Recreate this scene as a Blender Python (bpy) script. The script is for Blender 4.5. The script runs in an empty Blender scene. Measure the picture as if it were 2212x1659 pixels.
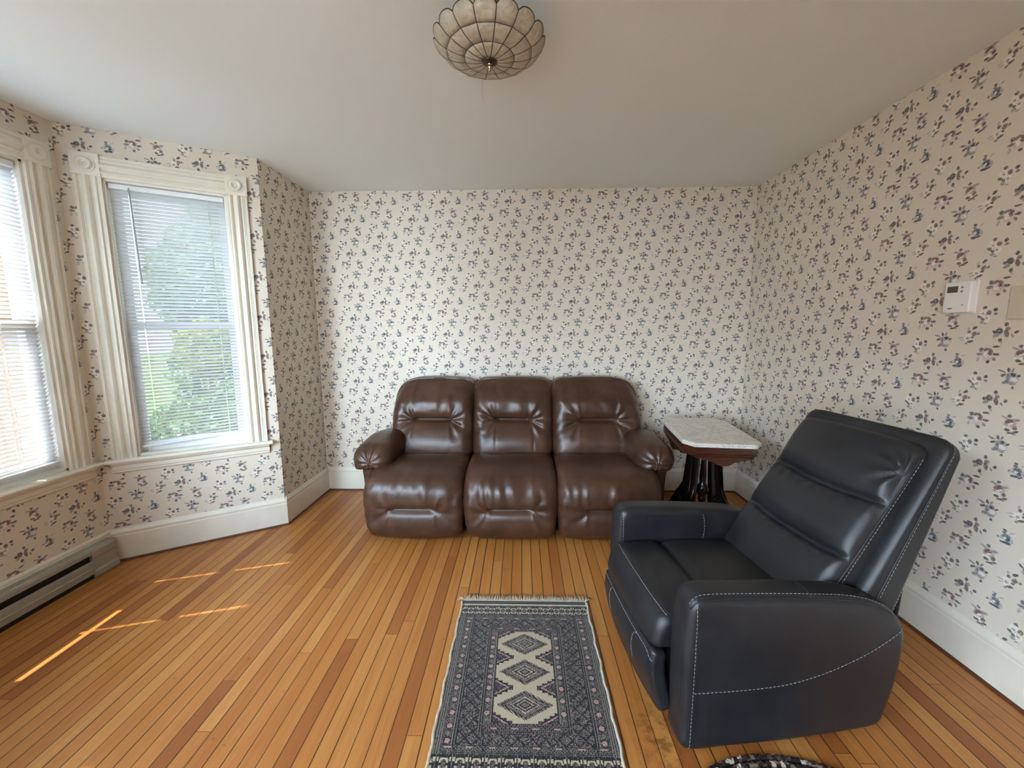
import bpy, math, random
import numpy as np
from mathutils import Vector, Matrix
from mathutils.bvhtree import BVHTree

random.seed(7)
RNG = np.random.default_rng(11)
SC = bpy.context.scene
COL = SC.collection
PI = math.pi

# ------------------------------------------------------------------ room numbers (metres)
XL, XR, YB, HC = -1.718, 1.857, 3.400, 2.508      # left return, right wall, back wall, ceiling
BX, BY0, BY1 = -2.504, 2.753, 2.256               # bay: outer wall x, corner ys
YR = -2.40                                        # rear wall
BAYT = np.array([BX - XL, BY1 - BY0]); BAYL = float(np.linalg.norm(BAYT)); BAYT = BAYT / BAYL
WT = 0.14                                         # wall thickness

# ------------------------------------------------------------------ helpers
def srgb(r, g, b):
    f = lambda c: (c / 255 / 12.92) if c / 255 <= 0.04045 else ((c / 255 + 0.055) / 1.055) ** 2.4
    return (f(r), f(g), f(b), 1.0)

class MB:
    """collects polygons for ONE mesh"""
    def __init__(s):
        s.v = []; s.f = []; s.m = []
    def add(s, verts, faces, m=0):
        o = len(s.v)
        s.v.extend([tuple(float(c) for c in p) for p in verts])
        s.f.extend([tuple(int(i) + o for i in f) for f in faces])
        s.m.extend([m] * len(faces))
        return s
    def box(s, x0, x1, y0, y1, z0, z1, m=0):
        v = [(x0, y0, z0), (x1, y0, z0), (x1, y1, z0), (x0, y1, z0), (x0, y0, z1), (x1, y0, z1), (x1, y1, z1), (x0, y1, z1)]
        f = [(0, 3, 2, 1), (4, 5, 6, 7), (0, 1, 5, 4), (1, 2, 6, 5), (2, 3, 7, 6), (3, 0, 4, 7)]
        return s.add(v, f, m)
    def prism(s, prof, a, b, frame, m=0):
        """closed 2D profile swept from a to b; frame(t, p, q) -> xyz"""
        n = len(prof)
        v = [frame(a, p, q) for p, q in prof] + [frame(b, p, q) for p, q in prof]
        f = [(i, (i + 1) % n, n + (i + 1) % n, n + i) for i in range(n)]
        f += [tuple(range(n))[::-1], tuple(range(n, 2 * n))]
        return s.add(v, f, m)
    def tube(s, pts, r, n=8, m=0, cap=True, closed=False):
        P = [Vector(p) for p in pts]; N = len(P)
        rs = r if hasattr(r, '__len__') else [r] * N
        v = []; up = None
        for i in range(N):
            if closed: t = (P[(i + 1) % N] - P[i - 1]).normalized()
            else: t = (P[min(i + 1, N - 1)] - P[max(i - 1, 0)]).normalized()
            if up is None:
                up = Vector((0, 0, 1)) if abs(t.z) < 0.9 else Vector((1, 0, 0))
            x = t.cross(up)
            if x.length < 1e-6: x = t.cross(Vector((1, 0, 0)))
            x.normalize(); y = x.cross(t).normalized(); up = y
            for k in range(n):
                a = 2 * PI * k / n
                v.append(P[i] + (x * math.cos(a) + y * math.sin(a)) * rs[i])
        f = []
        for i in range(N if closed else N - 1):
            j = (i + 1) % N
            for k in range(n):
                l = (k + 1) % n
                f.append((i * n + k, i * n + l, j * n + l, j * n + k))
        if cap and not closed:
            f.append(tuple(range(n))[::-1]); f.append(tuple(range((N - 1) * n, N * n)))
        return s.add(v, f, m)
    def lathe(s, prof, n=32, c=(0, 0, 0), frame=None, m=0):
        """prof [(r, z)]; frame(x, y, z)->xyz"""
        fr = frame or (lambda x, y, z: (c[0] + x, c[1] + y, c[2] + z))
        v = []; f = []
        for r, z in prof:
            for k in range(n):
                a = 2 * PI * k / n
                v.append(fr(r * math.cos(a), r * math.sin(a), z))
        for i in range(len(prof) - 1):
            for k in range(n):
                l = (k + 1) % n
                f.append((i * n + k, i * n + l, (i + 1) * n + l, (i + 1) * n + k))
        f.append(tuple(range(n))[::-1]); f.append(tuple(range((len(prof) - 1) * n, len(prof) * n)))
        return s.add(v, f, m)
    def map(s, fn):
        s.v = [tuple(fn(*p)) for p in s.v]; return s
    def build(s, name, mats, parent=None, smooth=False, angle=None, bevel=0, kind=None, label=None):
        me = bpy.data.meshes.new(name)
        me.from_pydata(s.v, [], s.f)
        for mt in (mats if isinstance(mats, (list, tuple)) else [mats]): me.materials.append(mt)
        if any(s.m): me.polygons.foreach_set('material_index', s.m)
        if smooth: me.polygons.foreach_set('use_smooth', [True] * len(s.f))
        me.validate(); me.update()
        import bmesh
        bm = bmesh.new(); bm.from_mesh(me); bmesh.ops.recalc_face_normals(bm, faces=bm.faces); bm.to_mesh(me); bm.free()
        if smooth and angle: me.set_sharp_from_angle(angle=math.radians(angle))
        o = bpy.data.objects.new(name, me); COL.objects.link(o)
        if parent is not None: o.parent = parent
        if bevel:
            b = o.modifiers.new('bevel', 'BEVEL'); b.width = bevel; b.segments = 2; b.limit_method = 'ANGLE'
        if kind: o['kind'] = kind
        if label: o['label'] = label
        return o

def thing(name, label, cat, loc=(0, 0, 0), rotz=0.0, group=None):
    o = bpy.data.objects.new(name, None); COL.objects.link(o)
    o.empty_display_size = 0.1
    o.location = loc; o.rotation_euler = (0, 0, rotz)
    return tag(o, label, cat, group)

def tag(o, label, cat, group=None):
    o['label'] = label; o['category'] = cat
    if group: o['group'] = group
    return o

def catmull(pts, n, closed=False):
    P = np.array(pts, float); N = len(P)
    out = []
    segs = N if closed else N - 1
    for i in range(segs):
        if closed: p0, p1, p2, p3 = P[(i - 1) % N], P[i], P[(i + 1) % N], P[(i + 2) % N]
        else: p0, p1, p2, p3 = P[max(i - 1, 0)], P[i], P[i + 1], P[min(i + 2, N - 1)]
        for t in np.linspace(0, 1, 12, endpoint=False):
            out.append(0.5 * ((2 * p1) + (-p0 + p2) * t + (2 * p0 - 5 * p1 + 4 * p2 - p3) * t * t + (-p0 + 3 * p1 - 3 * p2 + p3) * t ** 3))
    if not closed: out.append(P[-1])
    O = np.array(out)
    Q = np.vstack([O, O[:1]]) if closed else O
    d = np.concatenate([[0], np.cumsum(np.linalg.norm(np.diff(Q, axis=0), axis=1))])
    t = np.linspace(0, d[-1], n, endpoint=not closed)
    return np.stack([np.interp(t, d, Q[:, k]) for k in range(P.shape[1])], 1)

def axis_ts(size, r, n, m=5):
    h = size / 2; r = min(r, h * 0.999)
    th = np.linspace(0, PI / 4, m + 1)
    e = (h - r) + r * np.tan(th)
    mid = np.linspace(-(h - r), h - r, n + 1)
    return np.concatenate([-e[::-1][:-1], mid, e[1:]])

def softbox(sx, sy, sz, r, n=(20, 20, 6), m=5):
    """rounded box grid: points (N,3), normals (N,3), faces"""
    T = [axis_ts(s, r, k, m) for s, k in zip((sx, sy, sz), n)]
    L = [len(t) - 1 for t in T]
    idx = {}; raw = []; faces = []
    def vid(i, j, k):
        key = (i, j, k)
        if key not in idx:
            idx[key] = len(raw); raw.append((T[0][i], T[1][j], T[2][k]))
        return idx[key]
    for a in range(3):
        b, c = (a + 1) % 3, (a + 2) % 3
        for side in (0, L[a]):
            for p in range(L[b]):
                for q in range(L[c]):
                    ids = []
                    for dp, dq in ((0, 0), (1, 0), (1, 1), (0, 1)):
                        t = [0, 0, 0]; t[a] = side; t[b] = p + dp; t[c] = q + dq
                        ids.append(vid(*t))
                    faces.append(tuple(ids if side else ids[::-1]))
    raw = np.array(raw)
    half = np.array([sx, sy, sz]) / 2
    rr = np.minimum(r, half * 0.999)
    rr = np.array([min(rr)] * 3)
    inner = np.clip(raw, -(half - rr), half - rr)
    d = raw - inner
    nd = np.linalg.norm(d, axis=1, keepdims=True); nd[nd == 0] = 1
    N = d / nd
    return inner + N * rr[0], N, faces

def sstep(a, b, x):
    t = np.clip((x - a) / (b - a), 0, 1); return t * t * (3 - 2 * t)

class Noise:
    def __init__(s, seed, freq, n=10):
        g = np.random.default_rng(seed)
        k = g.normal(size=(n, 3)); k /= np.linalg.norm(k, axis=1, keepdims=True)
        s.k = k * freq * g.uniform(0.6, 1.6, size=(n, 1)); s.p = g.uniform(0, 2 * PI, n); s.n = n
    def __call__(s, P):
        return np.sin(P @ s.k.T + s.p).sum(1) / math.sqrt(s.n)

def build_arr(name, P, F, mat, parent=None, **kw):
    kw.setdefault('smooth', True)
    return MB().add(P, F).build(name, mat, parent, **kw)

def extrude_round(outline, T, r, m=5, taper=None):
    """closed outline (N,2) -> slab between v=0 and v=T, edges rounded by r. returns verts (a, v, b), faces"""
    O = np.array(outline, float); N = len(O)
    tn = np.roll(O, -1, 0) - np.roll(O, 1, 0); tn /= np.linalg.norm(tn, axis=1, keepdims=True)
    nr = np.stack([tn[:, 1], -tn[:, 0]], 1)
    area = 0.5 * np.sum(O[:, 0] * np.roll(O[:, 1], -1) - np.roll(O[:, 0], -1) * O[:, 1])
    if area < 0: nr = -nr
    rings = []
    for th in np.linspace(0, PI / 2, m + 1): rings.append((r * (1 - math.cos(th)) * 1.0, r * (1 - math.sin(th))))
    rings = [(v, ins) for v, ins in rings] + [(T - v, ins) for v, ins in rings[::-1]]
    V = []; F = []
    for v, ins in rings:
        Q = O - nr * ins
        V += [(q[0], v, q[1]) for q in Q]
    for i in range(len(rings) - 1):
        for k in range(N):
            l = (k + 1) % N
            F.append((i * N + k, i * N + l, (i + 1) * N + l, (i + 1) * N + k))
    # caps: inner ring rows toward the centroid
    for base, ring in ((0, 0), ((len(rings) - 1) * N, len(rings) - 1)):
        v, ins = rings[ring]; c = O.mean(0); prev = base
        for sc in (0.7, 0.35):
            o = len(V)
            for k in range(N):
                q = (O - nr * ins)[k]; V.append((c[0] + (q[0] - c[0]) * sc, v, c[1] + (q[1] - c[1]) * sc))
            for k in range(N): l = (k + 1) % N; F.append((prev + k, prev + l, o + l, o + k))
            prev = o
        o = len(V); V.append((c[0], v, c[1]))
        for k in range(N): F.append((prev + k, prev + (k + 1) % N, o))
    return np.array(V), F

def stitches(mb, pts, dash=0.009, gap=0.005, r=0.0009):
    if isinstance(mb, Runs): run = MB(); mb.runs.append(run); mb = run
    P = np.array(pts, float)
    d = np.concatenate([[0], np.cumsum(np.linalg.norm(np.diff(P, axis=0), axis=1))])
    s = 0.0
    at = lambda x: tuple(np.interp(x, d, P[:, k]) for k in range(3))
    while s + dash < d[-1]:
        mb.tube([at(s), at(s + dash / 2), at(s + dash)], [r * 0.7, r, r * 0.7], n=5)
        s += dash + gap

class Runs:
    """several runs of thread or piping on one part: every run is a mesh of its own"""
    def __init__(s): s.runs = []
    def tube(s, *a, **k):
        mb = MB(); mb.tube(*a, **k); s.runs.append(mb)
    def build(s, name, mat, parent, **kw): return [mb.build(name, mat, parent, **kw) for mb in s.runs]

def bvh_of(P, F): return BVHTree.FromPolygons([Vector(p) for p in P], F)
def shoot(bvh, pts, direction, lift):
    out = []; D = Vector(direction).normalized()
    for p in pts:
        h = bvh.ray_cast(Vector(p) - D * 1.0, D, 2.0)
        if h[0] is not None: out.append(tuple(h[0] - D * lift))
    return out

# ------------------------------------------------------------------ node helper
class NT:
    def __init__(s, name):
        s.mat = bpy.data.materials.new(name); s.mat.use_nodes = True
        s.t = s.mat.node_tree; s.t.nodes.clear()
        s.out = s.t.nodes.new('ShaderNodeOutputMaterial')
    def n(s, typ, **kw):
        nd = s.t.nodes.new(typ)
        for k, v in kw.items(): setattr(nd, k, v)
        return nd
    def set(s, sock, val):
        if isinstance(val, bpy.types.NodeSocket): s.t.links.new(val, sock)
        elif val is not None: sock.default_value = val
    def math(s, op, a, b=None, c=None, clamp=False):
        nd = s.n('ShaderNodeMath', operation=op, use_clamp=clamp)
        for i, v in enumerate((a, b, c)): s.set(nd.inputs[i], v) if v is not None else None
        return nd.outputs[0]
    def vmath(s, op, a, b=None, out=0):
        nd = s.n('ShaderNodeVectorMath', operation=op)
        s.set(nd.inputs[0], a)
        if b is not None: s.set(nd.inputs[1], b)
        return nd.outputs[out]
    def scale(s, a, f):
        nd = s.n('ShaderNodeVectorMath', operation='SCALE'); s.set(nd.inputs[0], a); s.set(nd.inputs['Scale'], f); return nd.outputs[0]
    def mix(s, f, a, b, blend='MIX'):
        nd = s.n('ShaderNodeMix', data_type='RGBA', blend_type=blend)
        s.set(nd.inputs[0], f); s.set(nd.inputs[6], a); s.set(nd.inputs[7], b); return nd.outputs[2]
    def mixf(s, f, a, b):
        nd = s.n('ShaderNodeMix', data_type='FLOAT'); s.set(nd.inputs[0], f); s.set(nd.inputs[2], a); s.set(nd.inputs[3], b); return nd.outputs[0]
    def ramp(s, f, stops, interp='LINEAR'):
        nd = s.n('ShaderNodeValToRGB'); cr = nd.color_ramp; cr.interpolation = interp
        while len(cr.elements) < len(stops): cr.elements.new(0.5)
        for e, (p, c) in zip(cr.elements, stops): e.position = p; e.color = c
        s.set(nd.inputs[0], f); return nd.outputs[0]
    def maprange(s, x, a, b, c=0.0, d=1.0, typ='LINEAR'):
        nd = s.n('ShaderNodeMapRange', interpolation_type=typ)
        s.set(nd.inputs[0], x)
        for i, v in zip((1, 2, 3, 4), (a, b, c, d)): s.set(nd.inputs[i], v)
        return nd.outputs[0]
    def sep(s, v):
        nd = s.n('ShaderNodeSeparateXYZ'); s.set(nd.inputs[0], v); return nd.outputs
    def comb(s, x=0.0, y=0.0, z=0.0):
        nd = s.n('ShaderNodeCombineXYZ')
        for i, v in enumerate((x, y, z)): s.set(nd.inputs[i], v)
        return nd.outputs[0]
    def coord(s, which='Object'): return s.n('ShaderNodeTexCoord').outputs[which]
    def uv(s, name='UVMap'):
        return s.n('ShaderNodeUVMap', uv_map=name).outputs[0]
    def noise(s, vec, scale, detail=3.0, rough=0.5, out='Fac', dist=0.0):
        nd = s.n('ShaderNodeTexNoise'); s.set(nd.inputs['Vector'], vec); s.set(nd.inputs['Scale'], scale)
        s.set(nd.inputs['Detail'], detail); s.set(nd.inputs['Roughness'], rough); s.set(nd.inputs['Distortion'], dist)
        return nd.outputs[out]
    def white(s, val, dim='1D', out='Value'):
        nd = s.n('ShaderNodeTexWhiteNoise', noise_dimensions=dim)
        if dim == '1D': s.set(nd.inputs['W'], val)
        else: s.set(nd.inputs['Vector'], val)
        return nd.outputs[out]
    def vor(s, vec, scale, feature='F1', out='Distance'):
        nd = s.n('ShaderNodeTexVoronoi', feature=feature); s.set(nd.inputs['Vector'], vec); s.set(nd.inputs['Scale'], scale)
        return nd.outputs[out]
    def bump(s, h, strength=0.3, dist=0.002, nrm=None):
        nd = s.n('ShaderNodeBump'); s.set(nd.inputs['Height'], h); nd.inputs['Strength'].default_value = strength
        nd.inputs['Distance'].default_value = dist
        if nrm is not None: s.set(nd.inputs['Normal'], nrm)
        return nd.outputs[0]
    def principled(s, col, rough=0.5, spec=0.5, metal=0.0, normal=None, **kw):
        p = s.n('ShaderNodeBsdfPrincipled')
        s.set(p.inputs['Base Color'], col); s.set(p.inputs['Roughness'], rough)
        s.set(p.inputs['Specular IOR Level'], spec); s.set(p.inputs['Metallic'], metal)
        if normal is not None: s.set(p.inputs['Normal'], normal)
        for k, v in kw.items(): s.set(p.inputs[k], v)
        return p.outputs[0]
    def done(s, shader):
        s.t.links.new(shader, s.out.inputs['Surface']); return s.mat

M = {}
def simple(name, rgb, rough=0.5, spec=0.5, metal=0.0, var=0.06, scale=12.0, bump=0.0, bscale=150.0, **kw):
    t = NT(name); c = t.coord(); c4 = srgb(*rgb)
    n = t.noise(c, scale, 4.0, 0.6)
    dark = tuple(x * (1 - var * 2) for x in c4[:3]) + (1,); lite = tuple(min(1, x * (1 + var * 2)) for x in c4[:3]) + (1,)
    col = t.ramp(n, [(0.25, dark), (0.75, lite)])
    nm = t.bump(t.noise(c, bscale, 3.0), bump, 0.002) if bump else None
    M[name] = t.done(t.principled(col, rough, spec, metal, nm, **kw)); return M[name]

simple('white_paint', (228, 225, 216), 0.42, 0.5, var=0.03, scale=6, bump=0.06, bscale=60)
simple('cream_paint', (226, 221, 206), 0.40, 0.5, var=0.04, scale=5, bump=0.08, bscale=50)
simple('vinyl_white', (232, 235, 238), 0.4, 0.5, var=0.02)
simple('shoe_wood', (92, 52, 30), 0.5, 0.4, var=0.15, scale=20)
simple('heater_paint', (160, 157, 143), 0.45, 0.5, var=0.04, scale=9)
simple('heater_fin', (34, 32, 30), 0.6, 0.3, var=0.2, scale=80)
simple('cord_white', (225, 225, 220), 0.7, 0.3)
simple('wand_plastic', (150, 156, 158), 0.25, 0.6)
simple('bronze_wire', (62, 46, 34), 0.4, 0.6, metal=0.6, var=0.1)
simple('brass_polished', (205, 190, 140), 0.18, 0.6, metal=1.0, var=0.03)
simple('plastic_white', (232, 231, 226), 0.4, 0.5, var=0.01)
simple('plastic_beige', (205, 196, 172), 0.45, 0.5, var=0.01)
simple('display_dark', (74, 66, 50), 0.25, 0.6, var=0.02)
simple('print_grey', (128, 128, 126), 0.5, 0.4, var=0.02)
simple('thread_pale', (160, 161, 160), 0.8, 0.2, var=0.1, scale=300)
simple('black_metal', (16, 16, 18), 0.4, 0.5, var=0.1)
simple('black_fabric', (14, 14, 15), 0.9, 0.2, var=0.2, scale=60)
simple('fringe_cotton', (186, 176, 156), 0.9, 0.2, var=0.12, scale=60)
simple('house_peach', (190, 126, 66), 0.75, 0.2, var=0.03, scale=2)
simple('house_cream', (206, 172, 120), 0.75, 0.2, var=0.03, scale=2)
simple('house_grey', (120, 122, 122), 0.7, 0.3, var=0.04)
simple('house_roof', (90, 88, 88), 0.9, 0.2, var=0.1)
simple('bark', (84, 66, 50), 0.95, 0.1, var=0.25, scale=30)
simple('lawn', (62, 82, 40), 0.95, 0.1, var=0.25, scale=8)

def leaf_mat(name, a, b):
    t = NT(name); c = t.coord()
    col = t.ramp(t.noise(c, 3.0, 3.0), [(0.35, srgb(*a)), (0.65, srgb(*b))])
    d = t.principled(col, 0.5, 0.3)
    tr = t.n('ShaderNodeBsdfTranslucent'); t.set(tr.inputs[0], col)
    mx = t.n('ShaderNodeMixShader'); mx.inputs[0].default_value = 0.35
    t.t.links.new(d, mx.inputs[1]); t.t.links.new(tr.outputs[0], mx.inputs[2])
    M[name] = t.done(mx.outputs[0])
leaf_mat('leaf_green', (52, 84, 46), (92, 122, 66))
leaf_mat('leaf_yellow', (120, 132, 44), (156, 156, 62))

def glass_mat():
    t = NT('window_glass')
    tr = t.n('ShaderNodeBsdfTransparent'); tr.inputs[0].default_value = (0.96, 0.98, 0.97, 1)
    gl = t.n('ShaderNodeBsdfGlossy'); gl.inputs['Roughness'].default_value = 0.02
    fr = t.n('ShaderNodeFresnel'); fr.inputs[0].default_value = 1.45
    mx = t.n('ShaderNodeMixShader'); t.t.links.new(t.math('MULTIPLY', fr.outputs[0], 0.5), mx.inputs[0])
    t.t.links.new(tr.outputs[0], mx.inputs[1]); t.t.links.new(gl.outputs[0], mx.inputs[2])
    M['glass'] = t.done(mx.outputs[0])
glass_mat()

def screen_mat():
    # screen sheet added as a pale veil over the view; most light passes
    t = NT('veil_screen')
    tr = t.n('ShaderNodeBsdfTransparent')
    df = t.n('ShaderNodeBsdfDiffuse'); df.inputs[0].default_value = srgb(160, 164, 166)
    tl = t.n('ShaderNodeBsdfTranslucent'); tl.inputs[0].default_value = srgb(150, 154, 156)
    a = t.n('ShaderNodeMixShader'); a.inputs[0].default_value = 0.5
    t.t.links.new(df.outputs[0], a.inputs[1]); t.t.links.new(tl.outputs[0], a.inputs[2])
    mx = t.n('ShaderNodeMixShader'); mx.inputs[0].default_value = 0.13
    t.t.links.new(tr.outputs[0], mx.inputs[1]); t.t.links.new(a.outputs[0], mx.inputs[2])
    M['screen'] = t.done(mx.outputs[0])
screen_mat()

def slat_mat():
    t = NT('blind_slat')
    d = t.principled(srgb(212, 216, 221), 0.5, 0.3)
    tr = t.n('ShaderNodeBsdfTranslucent'); tr.inputs[0].default_value = srgb(250, 205, 140)
    mx = t.n('ShaderNodeMixShader'); mx.inputs[0].default_value = 0.05
    t.t.links.new(d, mx.inputs[1]); t.t.links.new(tr.outputs[0], mx.inputs[2])
    M['slat'] = t.done(mx.outputs[0])
slat_mat()

def capiz_mat():
    t = NT('capiz_shell'); c = t.coord()
    n1 = t.noise(c, 28.0, 5.0, 0.65, dist=1.5); n2 = t.noise(c, 140.0, 3.0)
    col = t.ramp(n1, [(0.3, srgb(196, 184, 160)), (0.55, srgb(222, 214, 196)), (0.75, srgb(238, 234, 222))])
    p = t.principled(col, 0.28, 0.7, 0.0, t.bump(n2, 0.15, 0.001), **{'Sheen Weight': 0.2})
    tr = t.n('ShaderNodeBsdfTranslucent'); t.set(tr.inputs[0], col)
    mx = t.n('ShaderNodeMixShader'); mx.inputs[0].default_value = 0.45
    t.t.links.new(p, mx.inputs[1]); t.t.links.new(tr.outputs[0], mx.inputs[2])
    M['capiz'] = t.done(mx.outputs[0])
capiz_mat()

def ceiling_mat():
    t = NT('ceiling_plaster'); c = t.coord()
    n = t.noise(c, 1.3, 3.0); b = t.noise(c, 5.0, 4.0)
    col = t.mix(n, srgb(229, 235, 235), srgb(234, 239, 239))
    # one hairline crack running out from the lamp
    xyz = t.sep(c)
    w = t.math('MULTIPLY', t.math('SUBTRACT', t.noise(c, 9.0, 4.0), 0.5), 0.03)
    dx = t.math('ABSOLUTE', t.math('ADD', t.math('SUBTRACT', xyz[0], t.math('MULTIPLY_ADD', xyz[1], -0.06, -0.06)), w))
    line = t.math('LESS_THAN', dx, 0.0016)
    rng = t.math('MULTIPLY', t.math('GREATER_THAN', xyz[1], 1.75), t.math('LESS_THAN', xyz[1], 2.15))
    col = t.mix(t.math('MULTIPLY', t.math('MULTIPLY', line, rng), 0.35), col, srgb(150, 140, 130))
    M['ceiling'] = t.done(t.principled(col, 0.75, 0.25, 0.0, t.bump(b, 0.12, 0.01)))
ceiling_mat()

def floor_mat():
    t = NT('strip_wood_floor'); c = t.coord(); x, y, z = t.sep(c)
    W = 0.0575
    u = t.math('DIVIDE', x, W); i = t.math('FLOOR', u); fu = t.math('FRACT', u)
    off = t.math('MULTIPLY', t.white(i), 7.3)
    ln = t.math('MULTIPLY_ADD', t.white(t.math('ADD', i, 71.3)), 1.7, 1.3)
    v = t.math('DIVIDE', t.math('ADD', y, off), ln); j = t.math('FLOOR', v); fv = t.math('FRACT', v)
    bid = t.comb(i, j, 0.0)
    r1 = t.white(bid, '2D'); r2 = t.white(t.vmath('ADD', bid, (37.7, 11.1, 0.0)), '2D')
    base = t.ramp(r1, [(0.0, srgb(144, 84, 40)), (0.12, srgb(163, 101, 48)), (0.30, srgb(176, 114, 54)), (0.75, srgb(184, 123, 61)), (1.0, srgb(193, 136, 72))])
    gv = t.comb(t.math('MULTIPLY', x, 60.0), t.math('MULTIPLY_ADD', y, 2.2, t.math('MULTIPLY', r2, 40.0)), t.math('MULTIPLY', r1, 30.0))
    g1 = t.noise(gv, 1.0, 5.0, 0.6, dist=0.6)
    gv2 = t.comb(t.math('MULTIPLY', x, 14.0), t.math('MULTIPLY_ADD', y, 1.1, t.math('MULTIPLY', r1, 40.0)), r2)
    g2 = t.noise(gv2, 1.3, 4.0, 0.6, dist=1.0)
    col = t.mix(t.maprange(g1, 0.35, 0.75, 0.0, 0.42), base, srgb(140, 78, 36))
    col = t.mix(t.maprange(g2, 0.52, 0.72, 0.0, 0.38), col, srgb(150, 76, 40))
    # worn blotches and small dark knots
    bl = t.noise(c, 5.5, 4.0, 0.62)
    col = t.mix(t.maprange(bl, 0.62, 0.78, 0.0, 0.35), col, srgb(120, 66, 30))
    kn = t.noise(c, 38.0, 2.0, 0.5)
    col = t.mix(t.maprange(kn, 0.72, 0.78, 0.0, 0.5), col, srgb(84, 44, 22))
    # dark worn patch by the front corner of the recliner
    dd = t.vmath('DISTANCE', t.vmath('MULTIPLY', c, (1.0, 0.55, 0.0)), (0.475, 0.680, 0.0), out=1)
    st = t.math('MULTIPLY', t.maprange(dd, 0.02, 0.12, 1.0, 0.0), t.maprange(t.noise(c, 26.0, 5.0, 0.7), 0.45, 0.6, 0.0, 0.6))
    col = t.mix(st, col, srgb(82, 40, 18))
    # joints
    eu = t.math('MINIMUM', fu, t.math('SUBTRACT', 1.0, fu))
    gw = t.math('MULTIPLY_ADD', t.white(t.math('ADD', i, 5.5)), 0.022, 0.016)
    su = t.maprange(t.math('SUBTRACT', eu, gw), -0.004, 0.014, 1.0, 0.0)
    ev = t.math('MULTIPLY', t.math('MINIMUM', fv, t.math('SUBTRACT', 1.0, fv)), ln)
    sv = t.maprange(ev, 0.0004, 0.0014, 0.8, 0.0)
    seam = t.math('MAXIMUM', t.math('MULTIPLY', su, 0.95), sv)
    col = t.mix(seam, col, srgb(60, 28, 10))
    h = t.math('SUBTRACT', t.math('MULTIPLY', g1, 0.15), seam)
    rough = t.mixf(bl, 0.30, 0.46)
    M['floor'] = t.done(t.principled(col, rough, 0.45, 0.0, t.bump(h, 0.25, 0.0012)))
floor_mat()

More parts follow.
